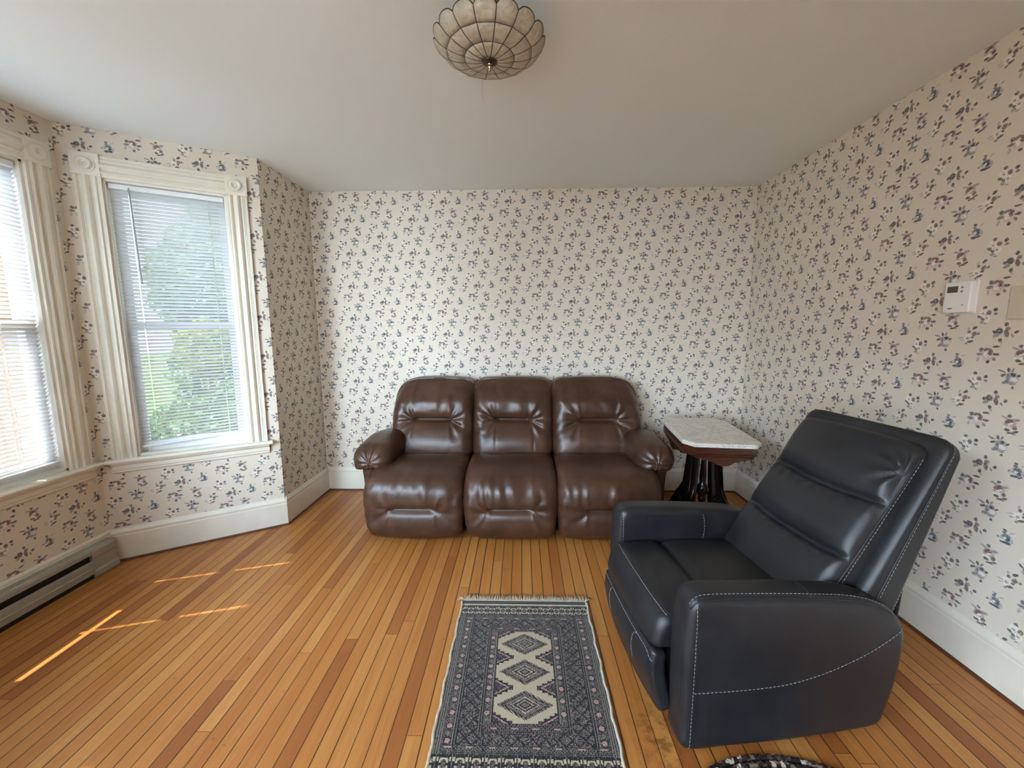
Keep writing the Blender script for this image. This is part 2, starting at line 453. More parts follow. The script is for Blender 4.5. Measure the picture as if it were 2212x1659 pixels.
# ---- wallpaper: 7 bouquets on a sheared lattice, each drawn from 12 soft ellipses
PAPER = (223, 214, 198)
WHT = (240, 233, 222)
CLR = dict(w=WHT, d=(58, 57, 60), n=(56, 57, 66), m=(152, 153, 156), b=(118, 121, 128), l=(180, 175, 172), g=(120, 115, 116),
           p=(112, 80, 84), k=(186, 164, 164), q=(214, 197, 192), t=(160, 146, 136), r=(104, 88, 86), e=(80, 90, 86), f=(146, 152, 144),
           a=(170, 175, 180), c=(92, 101, 110), h=(62, 69, 78), v=(152, 142, 146))
MOTIFS = {
 0: ((27, 0), [(0, -.05, .43, .5, 0, 'm'), (.14, -.14, .27, .2, 0, 'w'), (.07, .32, .16, .14, 0, 'd'), (-.32, .08, .08, .27, 10, 'b'), (-.7, .19, .22, .1, 25, 'd'), (-.86, .57, .3, .07, -15, 'g'), (-.34, .73, .1, .18, 15, 'd'), (.0, .75, .08, .16, -25, 'g'), (-.45, -.46, .24, .14, 20, 'b'), (.02, -.52, .3, .12, -5, 'm'), (.16, -1.0, .1, .2, 10, 'd'), (.5, .25, .13, .08, 40, 'd')]),
 1: ((-2, -11), [(-.06, .1, .12, .32, 0, 'w'), (-.35, .05, .27, .26, 0, 'n'), (-.36, .08, .05, .05, 0, 'm'), (.24, -.16, .16, .33, 15, 'p'), (-.76, -.05, .14, .13, 0, 'd'), (-.58, -.37, .26, .13, 30, 'v'), (.13, .72, .13, .17, 0, 'h'), (.3, .29, .18, .15, 0, 'g'), (1.0, -.03, .15, .12, 30, 'n'), (.72, -.37, .16, .06, -60, 'g'), (-.2, -.82, .13, .17, 0, 'd'), (-.06, -1.12, .08, .16, 10, 'l')]),
 2: ((-15, -26), [(0, -.05, .45, .54, 0, 'q'), (.0, .33, .36, .2, -15, 'p'), (-.1, .0, .2, .28, 0, 'w'), (.16, .05, .17, .12, -20, 'p'), (-.6, .4, .17, .18, 0, 'e'), (-.68, -.05, .25, .13, 0, 'g'), (-.78, -.54, .11, .22, -10, 'l'), (-.02, 1.0, .1, .2, 35, 'd'), (.64, .74, .27, .08, 4, 'd'), (.7, 0, .26, .1, 0, 'd'), (.58, -.46, .11, .16, 25, 'g'), (.1, -.78, .15, .13, 0, 'd')]),
 3: ((21, 13), [(-.36, .2, .34, .37, 0, 'w'), (0, -.32, .32, .34, 0, 'w'), (-.38, .16, .1, .1, 0, 't'), (0, -.32, .1, .1, 0, 't'), (.14, .22, .18, .19, 0, 'r'), (-.64, -.16, .19, .11, -30, 'e'), (-.34, -.4, .15, .11, -30, 'e'), (-.34, -.7, .18, .13, 0, 'f'), (-.02, -1.0, .14, .13, 0, 'h'), (-.27, .73, .15, .13, 0, 'h'), (.68, .49, .16, .14, 20, 'n'), (.72, .1, .13, .11, 0, 'g')]),
 4: ((-7, -18), [(-.27, -.27, .42, .35, 0, 'w'), (-.27, -.3, .13, .12, 0, 't'), (.3, .16, .18, .21, -35, 'r'), (.3, .76, .2, .12, 35, 'd'), (-.18, .35, .14, .12, 30, 'r'), (-.27, .66, .08, .16, 0, 'l'), (.18, -.19, .13, .09, 0, 'd'), (.02, -.62, .24, .1, 15, 'd'), (-.3, -.84, .11, .08, 0, 'g'), (-.84, -.24, .25, .06, 10, 'l'), (-.7, -.5, .2, .06, 20, 'l'), (.68, .19, .11, .1, 0, 'g')]),
 5: ((-1, 27), [(0, -.05, .42, .44, 0, 'a'), (.0, .2, .27, .2, 0, 'c'), (.13, -.06, .16, .16, 0, 'h'), (-.08, 0, .11, .1, 0, 'w'), (-.28, -.28, .15, .11, 0, 'w'), (-.22, -.43, .22, .11, 0, 'n'), (.2, -.4, .2, .1, 0, 'h'), (.5, -.1, .08, .2, 0, 'l'), (-.16, .8, .14, .08, -15, 'd'), (-.18, .55, .13, .11, 0, 'c'), (.42, .7, .2, .05, 30, 'l'), (-.64, -.05, .07, .09, 0, 'g')]),
 6: ((-20, 11), [(-.03, -.02, .42, .45, 0, 'k'), (-.1, -.4, .38, .15, 0, 'w'), (-.1, .18, .3, .22, 25, 'p'), (0, -.02, .22, .08, 30, 'w'), (.38, -.33, .17, .17, 0, 'r'), (-.18, -.62, .2, .11, -10, 'd'), (.1, -.86, .22, .08, 15, 'd'), (.5, -.68, .2, .08, 15, 'd'), (.45, -.95, .22, .07, -30, 'g'), (-.14, .75, .14, .12, 0, 'e'), (-.5, .53, .26, .07, -15, 'v'), (.43, .45, .25, .11, 15, 'v')]),
}
def wallpaper_mat():
    t = NT('floral_wallpaper'); uv = t.uv()
    UX, UY = 0.0408, 0.03995                  # metres per 100 drawing units
    wob = t.noise(uv, 95.0, 2.0, 0.5, out='Color')
    p = t.vmath('ADD', uv, t.vmath('MULTIPLY', t.vmath('SUBTRACT', wob, (0.5, 0.5, 0.5)), (0.008, 0.008, 0.0)))
    p = t.vmath('DIVIDE', p, (UX, UY, 1.0)); p = t.vmath('ADD', p, (0.27, 0.0, 0.0))
    v = np.array([-0.9143, -2.357]); w = np.array([-2.743, -0.471])
    inv = np.linalg.inv(np.stack([v, w], 1))
    i = t.math('ROUND', t.vmath('DOT_PRODUCT', p, (inv[0, 0], inv[0, 1], 0.0), out=1))
    j = t.math('ROUND', t.vmath('DOT_PRODUCT', p, (inv[1, 0], inv[1, 1], 0.0), out=1))
    k = t.math('FLOORED_MODULO', t.math('MULTIPLY_ADD', j, 3.0, i), 7.0)
    kf = t.math('DIVIDE', t.math('ADD', k, 0.5), 7.0)
    l = t.vmath('SUBTRACT', p, t.vmath('ADD', t.scale((v[0], v[1], 0.0), i), t.scale((w[0], w[1], 0.0), j)))
    tone = t.noise(uv, 1.7, 3.0)
    weave = t.noise(t.vmath('MULTIPLY', uv, (900.0, 220.0, 1.0)), 1.0, 2.0)
    c0 = srgb(*PAPER)
    col = t.mix(tone, tuple(x * 0.955 for x in c0[:3]) + (1,), c0)
    col = t.mix(t.maprange(weave, 0.35, 0.7, 0.0, 0.10), col, srgb(190, 174, 158))
    ink = t.noise(uv, 260.0, 3.0, 0.6)
    cover = 0.0
    for e in range(12):
        s1, s2, s3 = [], [], []
        for kk in range(7):
            (ox, oy), L = MOTIFS[kk]; cx, cy, rx, ry, an, cc = L[e]
            pos = kk / 7
            a = (an % 180) / 180.0
            s1.append((pos, ((cx + ox / 100) / 4 + 0.5, (cy - oy / 100) / 4 + 0.5, a, 1)))
            s2.append((pos, (min(1, rx * 1.16 + 0.012), min(1, ry * 1.16 + 0.012), 0, 1))); s3.append((pos, srgb(*CLR[cc])))
        A = t.n('ShaderNodeSeparateColor'); t.set(A.inputs[0], t.ramp(kf, s1, 'CONSTANT'))
        B = t.ramp(kf, s2, 'CONSTANT'); Cc = t.ramp(kf, s3, 'CONSTANT')
        ctr = t.comb(t.math('MULTIPLY_ADD', A.outputs[0], 4.0, -2.0), t.math('MULTIPLY_ADD', A.outputs[1], 4.0, -2.0), 0.0)
        rot = t.n('ShaderNodeVectorRotate', rotation_type='Z_AXIS')
        t.set(rot.inputs['Vector'], t.vmath('SUBTRACT', l, ctr)); t.set(rot.inputs['Angle'], t.math('MULTIPLY', A.outputs[2], -PI))
        d = t.vmath('LENGTH', t.vmath('DIVIDE', t.vmath('MULTIPLY', rot.outputs[0], (1.0, 1.0, 0.0)), t.vmath('ADD', B, (0.0, 0.0, 1.0))), out=1)
        m = t.maprange(d, 0.78, 1.14, 0.94, 0.0)
        cover = t.math('MAXIMUM', m, cover)
        col = t.mix(t.math('MULTIPLY', m, t.maprange(ink, 0.3, 0.55, 0.72, 1.0)), col, Cc)
    # brush strokes: petals and veins broken up inside every bouquet
    st1 = t.noise(p, 5.5, 3.0, 0.65, dist=1.6); st2 = t.noise(t.vmath('ADD', p, (7.3, 2.1, 0.0)), 7.5, 3.0, 0.65, dist=1.2)
    col = t.mix(t.math('MULTIPLY', cover, t.maprange(st1, 0.54, 0.64, 0.0, 0.62)), col, srgb(70, 66, 70))
    col = t.mix(t.math('MULTIPLY', cover, t.maprange(st2, 0.56, 0.66, 0.0, 0.70)), col, srgb(236, 228, 218))
    # paper strip joints every 20.5 inches
    ux = t.sep(uv)[0]
    fr = t.math('FRACT', t.math('DIVIDE', t.math('ADD', ux, 0.37), 0.5226))
    seam = t.math('MULTIPLY', t.math('LESS_THAN', t.math('ABSOLUTE', t.math('SUBTRACT', fr, 0.5)), 0.0014), 0.22)
    col = t.mix(seam, col, srgb(150, 134, 118))
    M['paper'] = t.done(t.principled(col, 0.72, 0.22, 0.0, t.bump(weave, 0.08, 0.0006)))
wallpaper_mat()

def leather(name, lo, mid, hi, rough, grain=420.0, spec=0.5, wear=None, bmp=0.22):
    t = NT(name); c = t.coord()
    n1 = t.noise(c, 5.0, 5.0, 0.6, dist=0.4); n2 = t.noise(c, 28.0, 4.0, 0.6)
    col = t.ramp(t.mixf(0.3, n1, n2), [(0.3, srgb(*lo)), (0.5, srgb(*mid)), (0.72, srgb(*hi))])
    if wear:
        col = t.mix(t.maprange(t.noise(c, 9.0, 6.0, 0.7), 0.62, 0.8, 0.0, 0.35), col, srgb(*wear))
    g = t.vor(c, grain); f = t.noise(c, 60.0, 3.0)
    h = t.math('ADD', t.math('MULTIPLY', g, 0.6), t.math('MULTIPLY', f, 0.5))
    r = t.mixf(n2, rough - 0.05, rough + 0.08)
    M[name] = t.done(t.principled(col, r, spec, 0.0, t.bump(h, bmp, 0.0012)))
leather('brown_leather', (48, 31, 22), (68, 44, 31), (86, 58, 42), 0.33, wear=(102, 71, 52))
leather('navy_leather', (24, 25, 28), (32, 33, 36), (42, 43, 45), 0.38, grain=600.0, spec=0.42, wear=(54, 53, 53))
leather('brown_seam', (36, 22, 16), (44, 28, 20), (50, 32, 24), 0.5)

def wood(name, a, b, rough, spec=0.5, sc=(6.0, 6.0, 40.0)):
    t = NT(name); c = t.coord()
    g = t.noise(t.vmath('MULTIPLY', c, sc), 1.5, 5.0, 0.65, dist=1.2)
    col = t.ramp(g, [(0.3, srgb(*a)), (0.7, srgb(*b))])
    M[name] = t.done(t.principled(col, rough, spec, 0.0, t.bump(g, 0.06, 0.001)))
wood('walnut', (44, 20, 12), (80, 40, 23), 0.26, sc=(5.0, 5.0, 60.0))
wood('ebonised', (12, 8, 8), (26, 16, 13), 0.2, sc=(40.0, 40.0, 5.0))

def marble():
    t = NT('marble_top'); c = t.coord()
    n = t.noise(c, 4.5, 6.0, 0.62, dist=2.2)
    v = t.math('ABSOLUTE', t.math('SUBTRACT', n, 0.5))
    col = t.mix(t.noise(c, 7.0, 4.0), srgb(226, 222, 214), srgb(206, 200, 190))
    col = t.mix(t.maprange(v, 0.0, 0.035, 0.55, 0.0), col, srgb(150, 147, 142))
    M['marble'] = t.done(t.principled(col, 0.25, 0.5))
marble()

# ------------------------------------------------------------------ camera
def camera():
    f, pit, yaw, rol = 873.06, math.radians(7.6716), math.radians(-1.3834), math.radians(-0.2289)
    cp, sp, cy, sy, cr, sr = math.cos(pit), math.sin(pit), math.cos(yaw), math.sin(yaw), math.cos(rol), math.sin(rol)
    fwd = Vector((sy * cp, cy * cp, -sp)); r0 = Vector((cy, -sy, 0)); u0 = r0.cross(fwd)
    R = cr * r0 + sr * u0; U = -sr * r0 + cr * u0
    cam = bpy.data.cameras.new('camera'); o = bpy.data.objects.new('camera', cam); COL.objects.link(o)
    cam.sensor_width = 36.0; cam.sensor_fit = 'HORIZONTAL'; cam.lens = f * 36.0 / 2212.0
    cam.clip_start = 0.02; cam.clip_end = 200
    o.matrix_world = Matrix(((R.x, U.x, -fwd.x, 0), (R.y, U.y, -fwd.y, 0), (R.z, U.z, -fwd.z, 1.40), (0, 0, 0, 1)))
    SC.camera = o
camera()

# ------------------------------------------------------------------ room shell
def frame2(origin, right):
    """local (X along wall to the right seen from inside, Y outward, Z up) -> world"""
    ox, oy = origin; rx, ry = right
    return lambda x, y, z: (ox + rx * x - ry * y, oy + ry * x + rx * y, z)

def wall(name, origin, right, length, uv0, hole=None, ext=(0.0, 0.0), mat='paper'):
    fr = frame2(origin, right); x0, x1 = -ext[0], length + ext[1]
    mb = MB(); B = lambda a, b, c, d: mb.box(a, b, 0.0, WT, c, d)
    if hole:
        hs = hole if isinstance(hole, list) else [hole]
        cur = x0
        for h in hs:
            B(cur, h[0], 0, HC + 0.05); B(h[0], h[1], 0, h[2]); B(h[0], h[1], h[3], HC + 0.05); cur = h[1]
        B(cur, x1, 0, HC + 0.05)
    else: B(x0, x1, 0, HC + 0.05)
    loc = list(mb.v)
    mb.map(fr)
    me = bpy.data.meshes.new(name); me.from_pydata(mb.v, [], mb.f); me.materials.append(M[mat])
    uvl = me.uv_layers.new(name='UVMap')
    for lp in me.loops:
        x, y, z = loc[lp.vertex_index]; uvl.data[lp.index].uv = (x - uv0[0], z - uv0[1])
    me.update()
    o = bpy.data.objects.new(name, me); COL.objects.link(o); o['kind'] = 'structure'
    return o

# window openings (local x along the wall)
BAYR = (-BAYT[0], -BAYT[1])                      # right direction seen from inside
WZ0, WZ1 = 0.640, 2.252
bay_hole = (BAYL - 0.756, BAYL - 0.185, WZ0, WZ1)
L_Y0 = 1.02                                      # left end of the bay's outer wall
left_hole = (1.19 - L_Y0, 2.093 - L_Y0, WZ0, WZ1)
wall('wall_back', (XL, YB), (1, 0), XR - XL, (-0.0481 - XL, 1.9811), ext=(WT, WT))
wall('wall_right', (XR, YB), (0, -1), YB - YR, (YB - 1.8263, 1.3425), ext=(0, 0))
wall('wall_left_return', (XL, BY0), (0, 1), YB - BY0, (0.0, 0.545))
wall('wall_bay_angled', (BX, BY1), BAYR, BAYL, (BAYL - 0.7762, 0.3935), hole=bay_hole)
wall('wall_left', (BX, L_Y0), (0, 1), BY1 - L_Y0, (1.889 - L_Y0, 0.3831), hole=left_hole, ext=(0.0, 0.03))
FL = (XL, 0.53)                                  # far (camera side) angled wall of the bay
d3 = np.array([BX - FL[0], L_Y0 - FL[1]]); L3 = float(np.linalg.norm(d3)); d3 = d3 / L3
near_hole = (0.18, 0.75, WZ0, WZ1)
wall('wall_bay_near', FL, tuple(d3), L3, (0.1, 0.3), hole=near_hole)
side_hole = (0.30, 2.50, 0.45, 2.30)
wall('wall_left_near', (XL, YR), (0, 1), FL[1] - YR, (0.1, 0.3), hole=side_hole)
rear_holes = [(2.60, 3.40, 0.60, 2.25)]
wall('wall_rear', (XR, YR), (-1, 0), XR - XL, (0.2, 0.1), hole=rear_holes, ext=(WT, WT))

def slab(name, z0, z1, mat):
    pts = [(XR + 0.05, YR - 0.05), (XR + 0.05, YB + 0.05), (XL - 0.05, YB + 0.05), (XL - 0.05, BY0 + 0.06), (BX - 0.05, BY1 + 0.06),
           (BX - 0.05, L_Y0 - 0.06), (XL - 0.05, FL[1] - 0.06), (XL - 0.05, YR - 0.05)]
    mb = MB(); n = len(pts)
    mb.add([(x, y, z0) for x, y in pts] + [(x, y, z1) for x, y in pts],
           [tuple(range(n))[::-1], tuple(range(n, 2 * n))] + [(i, (i + 1) % n, n + (i + 1) % n, n + i) for i in range(n)])
    return mb.build(name, mat, kind='structure')
slab('floor', -0.06, 0.0, M['floor'])
slab('ceiling', HC, HC + 0.08, M['ceiling'])
# the roof's overhang above the bay
MB().box(BX - 0.60, BX - WT, -2.6, 4.2, 2.84, 2.94).build('roof_eave', M['white_paint'], kind='structure')

# ------------------------------------------------------------------ baseboards
BB = [(0, 0.012), (-0.020, 0.012), (-0.020, 0.160), (-0.016, 0.163), (-0.016, 0.168), (-0.019, 0.172), (-0.019, 0.182), (-0.014, 0.190), (-0.008, 0.200), (-0.006, 0.206), (0, 0.206)]
SH = [(0, 0.0), (-0.030, 0.0), (-0.029, 0.006), (-0.025, 0.011), (-0.018, 0.013), (0, 0.013)]
def baseboard(name, origin, right, a, b, mat='cream_paint'):
    fr = frame2(origin, right)
    o = MB().prism(BB, a, b, lambda t, p, q: fr(t, p, q)).build(name, M[mat], kind='structure')
    MB().prism(SH, a, b, lambda t, p, q: fr(t, p, q)).build('shoe_strip', M['shoe_wood'], o, label='brown wooden shoe strip')
    return o
baseboard('baseboard_back', (XL, YB), (1, 0), 0, XR - XL)
baseboard('baseboard_right', (XR, YB), (0, -1), 0, YB - YR)
baseboard('baseboard_left_return', (XL, BY0), (0, 1), -0.012, YB - BY0)
baseboard('baseboard_bay', (BX, BY1), BAYR, 0, BAYL + 0.012)
bl_ = MB().prism([(0, 0.150), (-0.012, 0.150), (-0.012, 0.176), (-0.009, 0.180), (-0.012, 0.184), (-0.012, 0.194), (-0.006, 0.206), (0, 0.206)], 0.0, BY1 - L_Y0,
                 lambda t, p, q: (BX - p, L_Y0 + t, q)).build('trim_left', M['cream_paint'], kind='structure')

# ------------------------------------------------------------------ windows
CAS = [(0, 0), (0, -0.018), (0.013, -0.018), (0.015, -0.014), (0.018, -0.018), (0.022, -0.014), (0.025, -0.018), (0.034, -0.016), (0.042, -0.026), (0.052, -0.033), (0.061, -0.027), (0.069, -0.015),
       (0.076, -0.014), (0.083, -0.024), (0.091, -0.028), (0.098, -0.018), (0.104, -0.020), (0.113, -0.020), (0.113, 0)]
def window(name, origin, right, hole, full=True, screen=1.0):
    fr0 = frame2(origin, right); x0, x1, z0, z1 = hole
    root = MB(); CW = 0.113
    # jamb lining = the window's own body
    root.box(x0 - 0.001, x0 + 0.012, -0.002, WT + 0.01, z0, z1); root.box(x1 - 0.012, x1 + 0.001, -0.002, WT + 0.01, z0, z1)
    root.box(x0, x1, -0.002, WT + 0.01, z1 - 0.012, z1 + 0.001); root.box(x0, x1, -0.002, WT + 0.03, z0 - 0.001, z0 + 0.012)
    ro = root.map(fr0).build(name, M['white_paint'], kind='structure')
    # two sashes
    zm = (z0 + z1) / 2 - 0.03
    def sash(nm, a, b, y0, y1, bot):
        mb = MB(); st = 0.042
        mb.box(x0 + 0.012, x0 + 0.012 + st, y0, y1, a, b); mb.box(x1 - 0.012 - st, x1 - 0.012, y0, y1, a, b)
        mb.box(x0 + 0.012 + st, x1 - 0.012 - st, y0 + 0.001, y1 - 0.001, b - 0.040, b); mb.box(x0 + 0.012 + st, x1 - 0.012 - st, y0 + 0.001, y1 - 0.001, a, a + bot)
        s = mb.map(fr0).build(nm, M['vinyl_white'], ro, bevel=0.002)
        MB().box(x0 + 0.05, x1 - 0.05, (y0 + y1) / 2 - 0.002, (y0 + y1) / 2 + 0.002, a + 0.02, b - 0.02).map(fr0).build('glass_pane', M['glass'], s)
        return s
    sash('upper_sash', zm, z1 - 0.012, 0.082, 0.110, 0.036); sash('lower_sash', z0 + 0.012, zm + 0.036, 0.052, 0.080, 0.062)
    if not full: return ro
    MB().box(x0 + 0.014, x1 - 0.014, 0.126, 0.1265, z0 + 0.02, z0 + 0.02 + (z1 - z0 - 0.04) * screen).map(fr0).build('veil_screen', M['screen'], ro)
    # fluted side casings, head casing, corner blocks
    for sx in (0, 1):
        f = (lambda t, p, q, sx=sx: fr0((x0 - CW + p) if sx == 0 else (x1 + CW - p), q, t))
        MB().prism(CAS, z0 - 0.002, z1 + 0.001, f).build('side_casing', M['cream_paint'], ro)
        bx0 = x0 - CW - 0.004 if sx == 0 else x1 - 0.001
        w = CW + 0.005; mb = MB().box(bx0, bx0 + w, -0.026, 0, z1, z1 + 0.118)
        cx, cz = bx0 + w / 2, z1 + 0.059
        prof = [(0.044, 0.0255), (0.044, 0.028), (0.041, 0.029), (0.038, 0.0255), (0.0355, 0.0252), (0.033, 0.032), (0.027, 0.040), (0.021, 0.039), (0.014, 0.030), (0.008, 0.0275), (0.004, 0.032), (0.001, 0.033)]
        mb.lathe(prof, 36, frame=lambda x, y, z: (cx + x, -z, cz + y))
        mb.map(fr0).build('corner_block', M['cream_paint'], ro, smooth=True, angle=30)
    MB().prism(CAS, x0, x1, lambda t, p, q: fr0(t, q, z1 + CW - p)).build('head_casing', M['cream_paint'], ro)
    # stool and apron
    nose = [(0, -0.004)] + [(-0.042 - 0.012 * math.cos(a), -0.016 + 0.012 * math.sin(a)) for a in np.linspace(PI / 2, -PI / 2, 9)] + [(0, -0.028)]
    mb = MB().prism(nose, x0 - CW - 0.028, x1 + CW + 0.028, lambda t, p, q: fr0(t, p, z0 + 0.004 + q))
    mb.prism([(0.0, 0.0), (0.075, 0.0), (0.075, -0.02), (0.0, -0.02)], x0 + 0.001, x1 - 0.001, lambda t, p, q: fr0(t, p, z0 + 0.0005 + q + 0.012))
    mb.build('sill', M['cream_paint'], ro)
    ap = [(0, -0.026), (-0.040, -0.026), (-0.038, -0.034), (-0.026, -0.042), (-0.020, -0.046), (-0.020, -0.070), (-0.014, -0.076), (-0.014, -0.086), (-0.006, -0.094), (0, -0.096)]
    MB().prism(ap, x0 - CW - 0.006, x1 + CW + 0.006, lambda t, p, q: fr0(t, p, z0 + 0.002 + q)).build('apron', M['cream_paint'], ro)
    return ro
window('window_1', (BX, BY1), BAYR, bay_hole)
window('window_2', (BX, L_Y0), (0, 1), left_hole, screen=0.5)
window('window_3', FL, tuple(d3), near_hole, full=False)

window('unseen_window_rear', (XR, YR), (-1, 0), rear_holes[0], full=False)  # unseen rear window, put in to soften the room light
window('unseen_window_side', (XL, YR), (0, 1), side_hole, full=False)  # unseen window, added to bring daylight in from behind left

def blind(label, origin, right, hole, ladders, bot, tilt, wand_x, tip=0.0, broken=None, slot=0.0026):
    fr = frame2(origin, right); x0, x1, z0, z1 = hole
    a, b = x0 + 0.018, x1 - 0.018; yc = 0.030; top = z1 - 0.016
    c0 = fr((a + b) / 2, yc, top)
    root = thing('window_blind', label, 'blind', c0)
    L = lambda x, y, z: tuple(Vector(fr(x, y, z)) - Vector(c0))
    MB().box(a, b, yc - 0.014, yc + 0.014, top - 0.028, top).map(L).build('headrail', M['vinyl_white'], root, bevel=0.002)
    mb = MB(); dep = 0.025; pitch = 0.0212; n = int((top - 0.035 - bot) / pitch)
    cuts = [a] + [q for l in ladders for q in (l - slot, l + slot)] + [b]
    for i in range(n):
        zt = top - 0.042 - i * pitch
        for s in range(0, len(cuts), 2):
            xa, xb = cuts[s], cuts[s + 1]; V = []; F = []
            if broken and broken[0] < zt < broken[1]:
                if xb <= broken[2]: continue
                xa = max(xa, broken[2])
            for x in (xa, xb):
                zz = zt + tip * (x - (a + b) / 2) * (i / n) ** 3
                for q in np.linspace(-1, 1, 5):
                    yy = q * dep / 2; cam = 0.0016 * (1 - q * q)
                    V.append((x, yc + yy * math.cos(tilt) + cam * math.sin(tilt), zz - yy * math.sin(tilt) + cam))
            for q in range(4): F.append((q, q + 1, 5 + q + 1, 5 + q))
            mb.add(V, F)
    mb.map(L).build('slats', M['slat'], root, smooth=True)
    zb = top - 0.042 - n * pitch - 0.004
    rz = lambda x: zb + tip * (x - (a + b) / 2)
    V = []
    mr = MB()
    mr.add([(x, yc + y, rz(x) + z) for x in (a, b) for y, z in ((-0.012, -0.009), (0.012, -0.009), (0.012, 0.004), (-0.012, 0.004))],
           [(0, 1, 2, 3), (7, 6, 5, 4), (0, 4, 5, 1), (1, 5, 6, 2), (2, 6, 7, 3), (3, 7, 4, 0)])
    mr.map(L).build('bottom_rail', M['vinyl_white'], root, bevel=0.003)
    for l in ladders:
        mc = MB()
        mc.tube([(l, yc - 0.0135, top - 0.03), (l, yc - 0.0135, rz(l) + 0.003)], 0.0008, 5)
        mc.tube([(l, yc + 0.0135, top - 0.03), (l, yc + 0.0135, rz(l) + 0.003)], 0.0008, 5)
        mc.map(L).build('ladder_cord', M['cord_white'], root)
    if wand_x is not None:
        mw = MB(); mw.tube([(wand_x, yc - 0.024, top - 0.030), (wand_x + 0.004, yc - 0.028, top - 0.050), (wand_x + 0.012, yc - 0.030, top - 0.56)], 0.0042, 6)
        mw.tube([(wand_x, yc - 0.012, top - 0.016), (wand_x, yc - 0.024, top - 0.030)], 0.003, 6)
        mw.map(L).build('tilt_wand', M['wand_plastic'], root)
    return root
blind('white mini blind hanging in the angled bay window, tilt wand on its left side', (BX, BY1), BAYR, bay_hole,
      [bay_hole[0] + 0.10, bay_hole[1] - 0.10], 0.700, math.radians(37), bay_hole[0] + 0.105, tip=0.055)
blind('sunlit white mini blind in the bay window above the baseboard heater', (BX, L_Y0), (0, 1), left_hole,
      [1.528 - L_Y0, 1.917 - L_Y0], 0.690, math.radians(36), None, tip=0.02, broken=(0.815, 0.860, 1.675 - L_Y0), slot=0.0075)

# ------------------------------------------------------------------ baseboard heater
def heater():
    y0, y1 = L_Y0 + 0.08, 2.225
    root = thing('baseboard_heater', 'pale grey electric baseboard heater along the floor under the left bay window', 'heater', (BX, (y0 + y1) / 2, 0))
    l = lambda y: y - (y0 + y1) / 2
    cover = [(0.002, 0.03), (0.002, 0.176), (0.052, 0.176), (0.062, 0.170), (0.066, 0.160), (0.066, 0.141), (0.062, 0.139), (0.060, 0.158), (0.050, 0.168), (0.010, 0.168), (0.010, 0.03)]
    MB().prism(cover, l(y0), l(2.10), lambda t, p, q: (p, t, q)).build('back_cover', M['heater_paint'], root)
    front = [(0.058, 0.104), (0.066, 0.101), (0.068, 0.092), (0.068, 0.066), (0.072, 0.061), (0.068, 0.056), (0.068, 0.030), (0.060, 0.022), (0.056, 0.026), (0.060, 0.032), (0.060, 0.094), (0.054, 0.100)]
    MB().prism(front, l(y0), l(2.09), lambda t, p, q: (p, t, q)).build('front_panel', M['heater_paint'], root)
    mb = MB(); mb.box(0.012, 0.050, l(y0) + 0.01, l(2.09), 0.045, 0.150)
    mb.build('heating_fins', M['heater_fin'], root, label='black fins in the slot')
    MB().box(0.003, 0.060, l(y0), l(2.2), 0.0, 0.028).build('bottom_plate', M['heater_fin'], root)
    cap = [(0.002, 0.0), (0.002, 0.174), (0.050, 0.174), (0.062, 0.168), (0.069, 0.158), (0.069, 0.120), (0.064, 0.116), (0.064, 0.048), (0.074, 0.040), (0.074, 0.010), (0.068, 0.0)]
    MB().prism(cap, l(2.085), l(y1), lambda t, p, q: (p, t, q)).build('end_cap', M['heater_paint'], root, bevel=0.002)
heater()

# ------------------------------------------------------------------ wall devices
def thermostat():
    yc, zc = 1.776, 1.527
    root = thing('wall_thermostat', 'white wall thermostat with small dark display on the right wall', 'thermostat', (XR, yc, zc))
    # local: x toward the room is -x ; along wall to the right is -y
    P = lambda u, w, z: (-w, -u, z)
    P_, N_, F_ = softbox(0.104, 0.026, 0.128, 0.005, (4, 2, 4), 3)
    V = [P(p[0], p[1] + 0.017, p[2]) for p in P_]
    MB().add(V, F_).build('body', M['plastic_white'], root, smooth=True)
    b = MB().box(-0.054, 0.054, 0.0, 0.007, -0.066, 0.066); b.map(lambda u, w, z: P(u, w, z)).build('wall_plate', M['plastic_white'], root)
    b = MB().box(-0.040, 0.002, 0.0285, 0.0306, 0.020, 0.046); b.map(P).build('display', M['display_dark'], root, label='dark display')
    for s in (1, -1):
        zc2 = 0.040 if s > 0 else 0.022
        V = [(0.012, 0.0295, zc2 - 0.004 * s), (0.024, 0.0295, zc2 - 0.004 * s), (0.018, 0.0295, zc2 + 0.006 * s)]
        mb = MB().add(V + [(a, 0.0312, c) for a, w, c in V], [(0, 1, 2), (5, 4, 3), (0, 3, 4, 1), (1, 4, 5, 2), (2, 5, 3, 0)])
        mb.map(P).build('arrow_button', M['print_grey'], root)
    mb = MB(); mb.add([(-0.021 + 0.011 * math.cos(a), 0.0304, -0.046 + 0.0032 * math.sin(a)) for a in np.linspace(0, 2 * PI, 16, endpoint=False)], [tuple(range(16))])
    mb.map(P).build('badge', M['print_grey'], root)
    mb = MB().box(0.024, 0.030, 0.0295, 0.0305, -0.035, -0.031); mb.map(P).build('indicator', M['print_grey'], root)
    root2 = thing('blank_wall_plate', 'plain beige cover plate on the wall to the right of the thermostat', 'wall plate', (XR, 1.548, 1.492))
    P_, N_, F_ = softbox(0.118, 0.008, 0.122, 0.003, (3, 1, 3), 3)
    MB().add([P(p[0], p[1] + 0.004, p[2]) for p in P_], F_).build('plate', M['plastic_beige'], root2, smooth=True)
    for s in (-1, 1):
        MB().lathe([(0.0035, 0.0), (0.0035, 0.001), (0.002, 0.0016), (0.0005, 0.0018)], 12, frame=lambda x, y, z: P(x - 0.02, 0.0078 + z, y + 0.045 * s)).build('screw', M['plastic_beige'], root2, smooth=True)
thermostat()

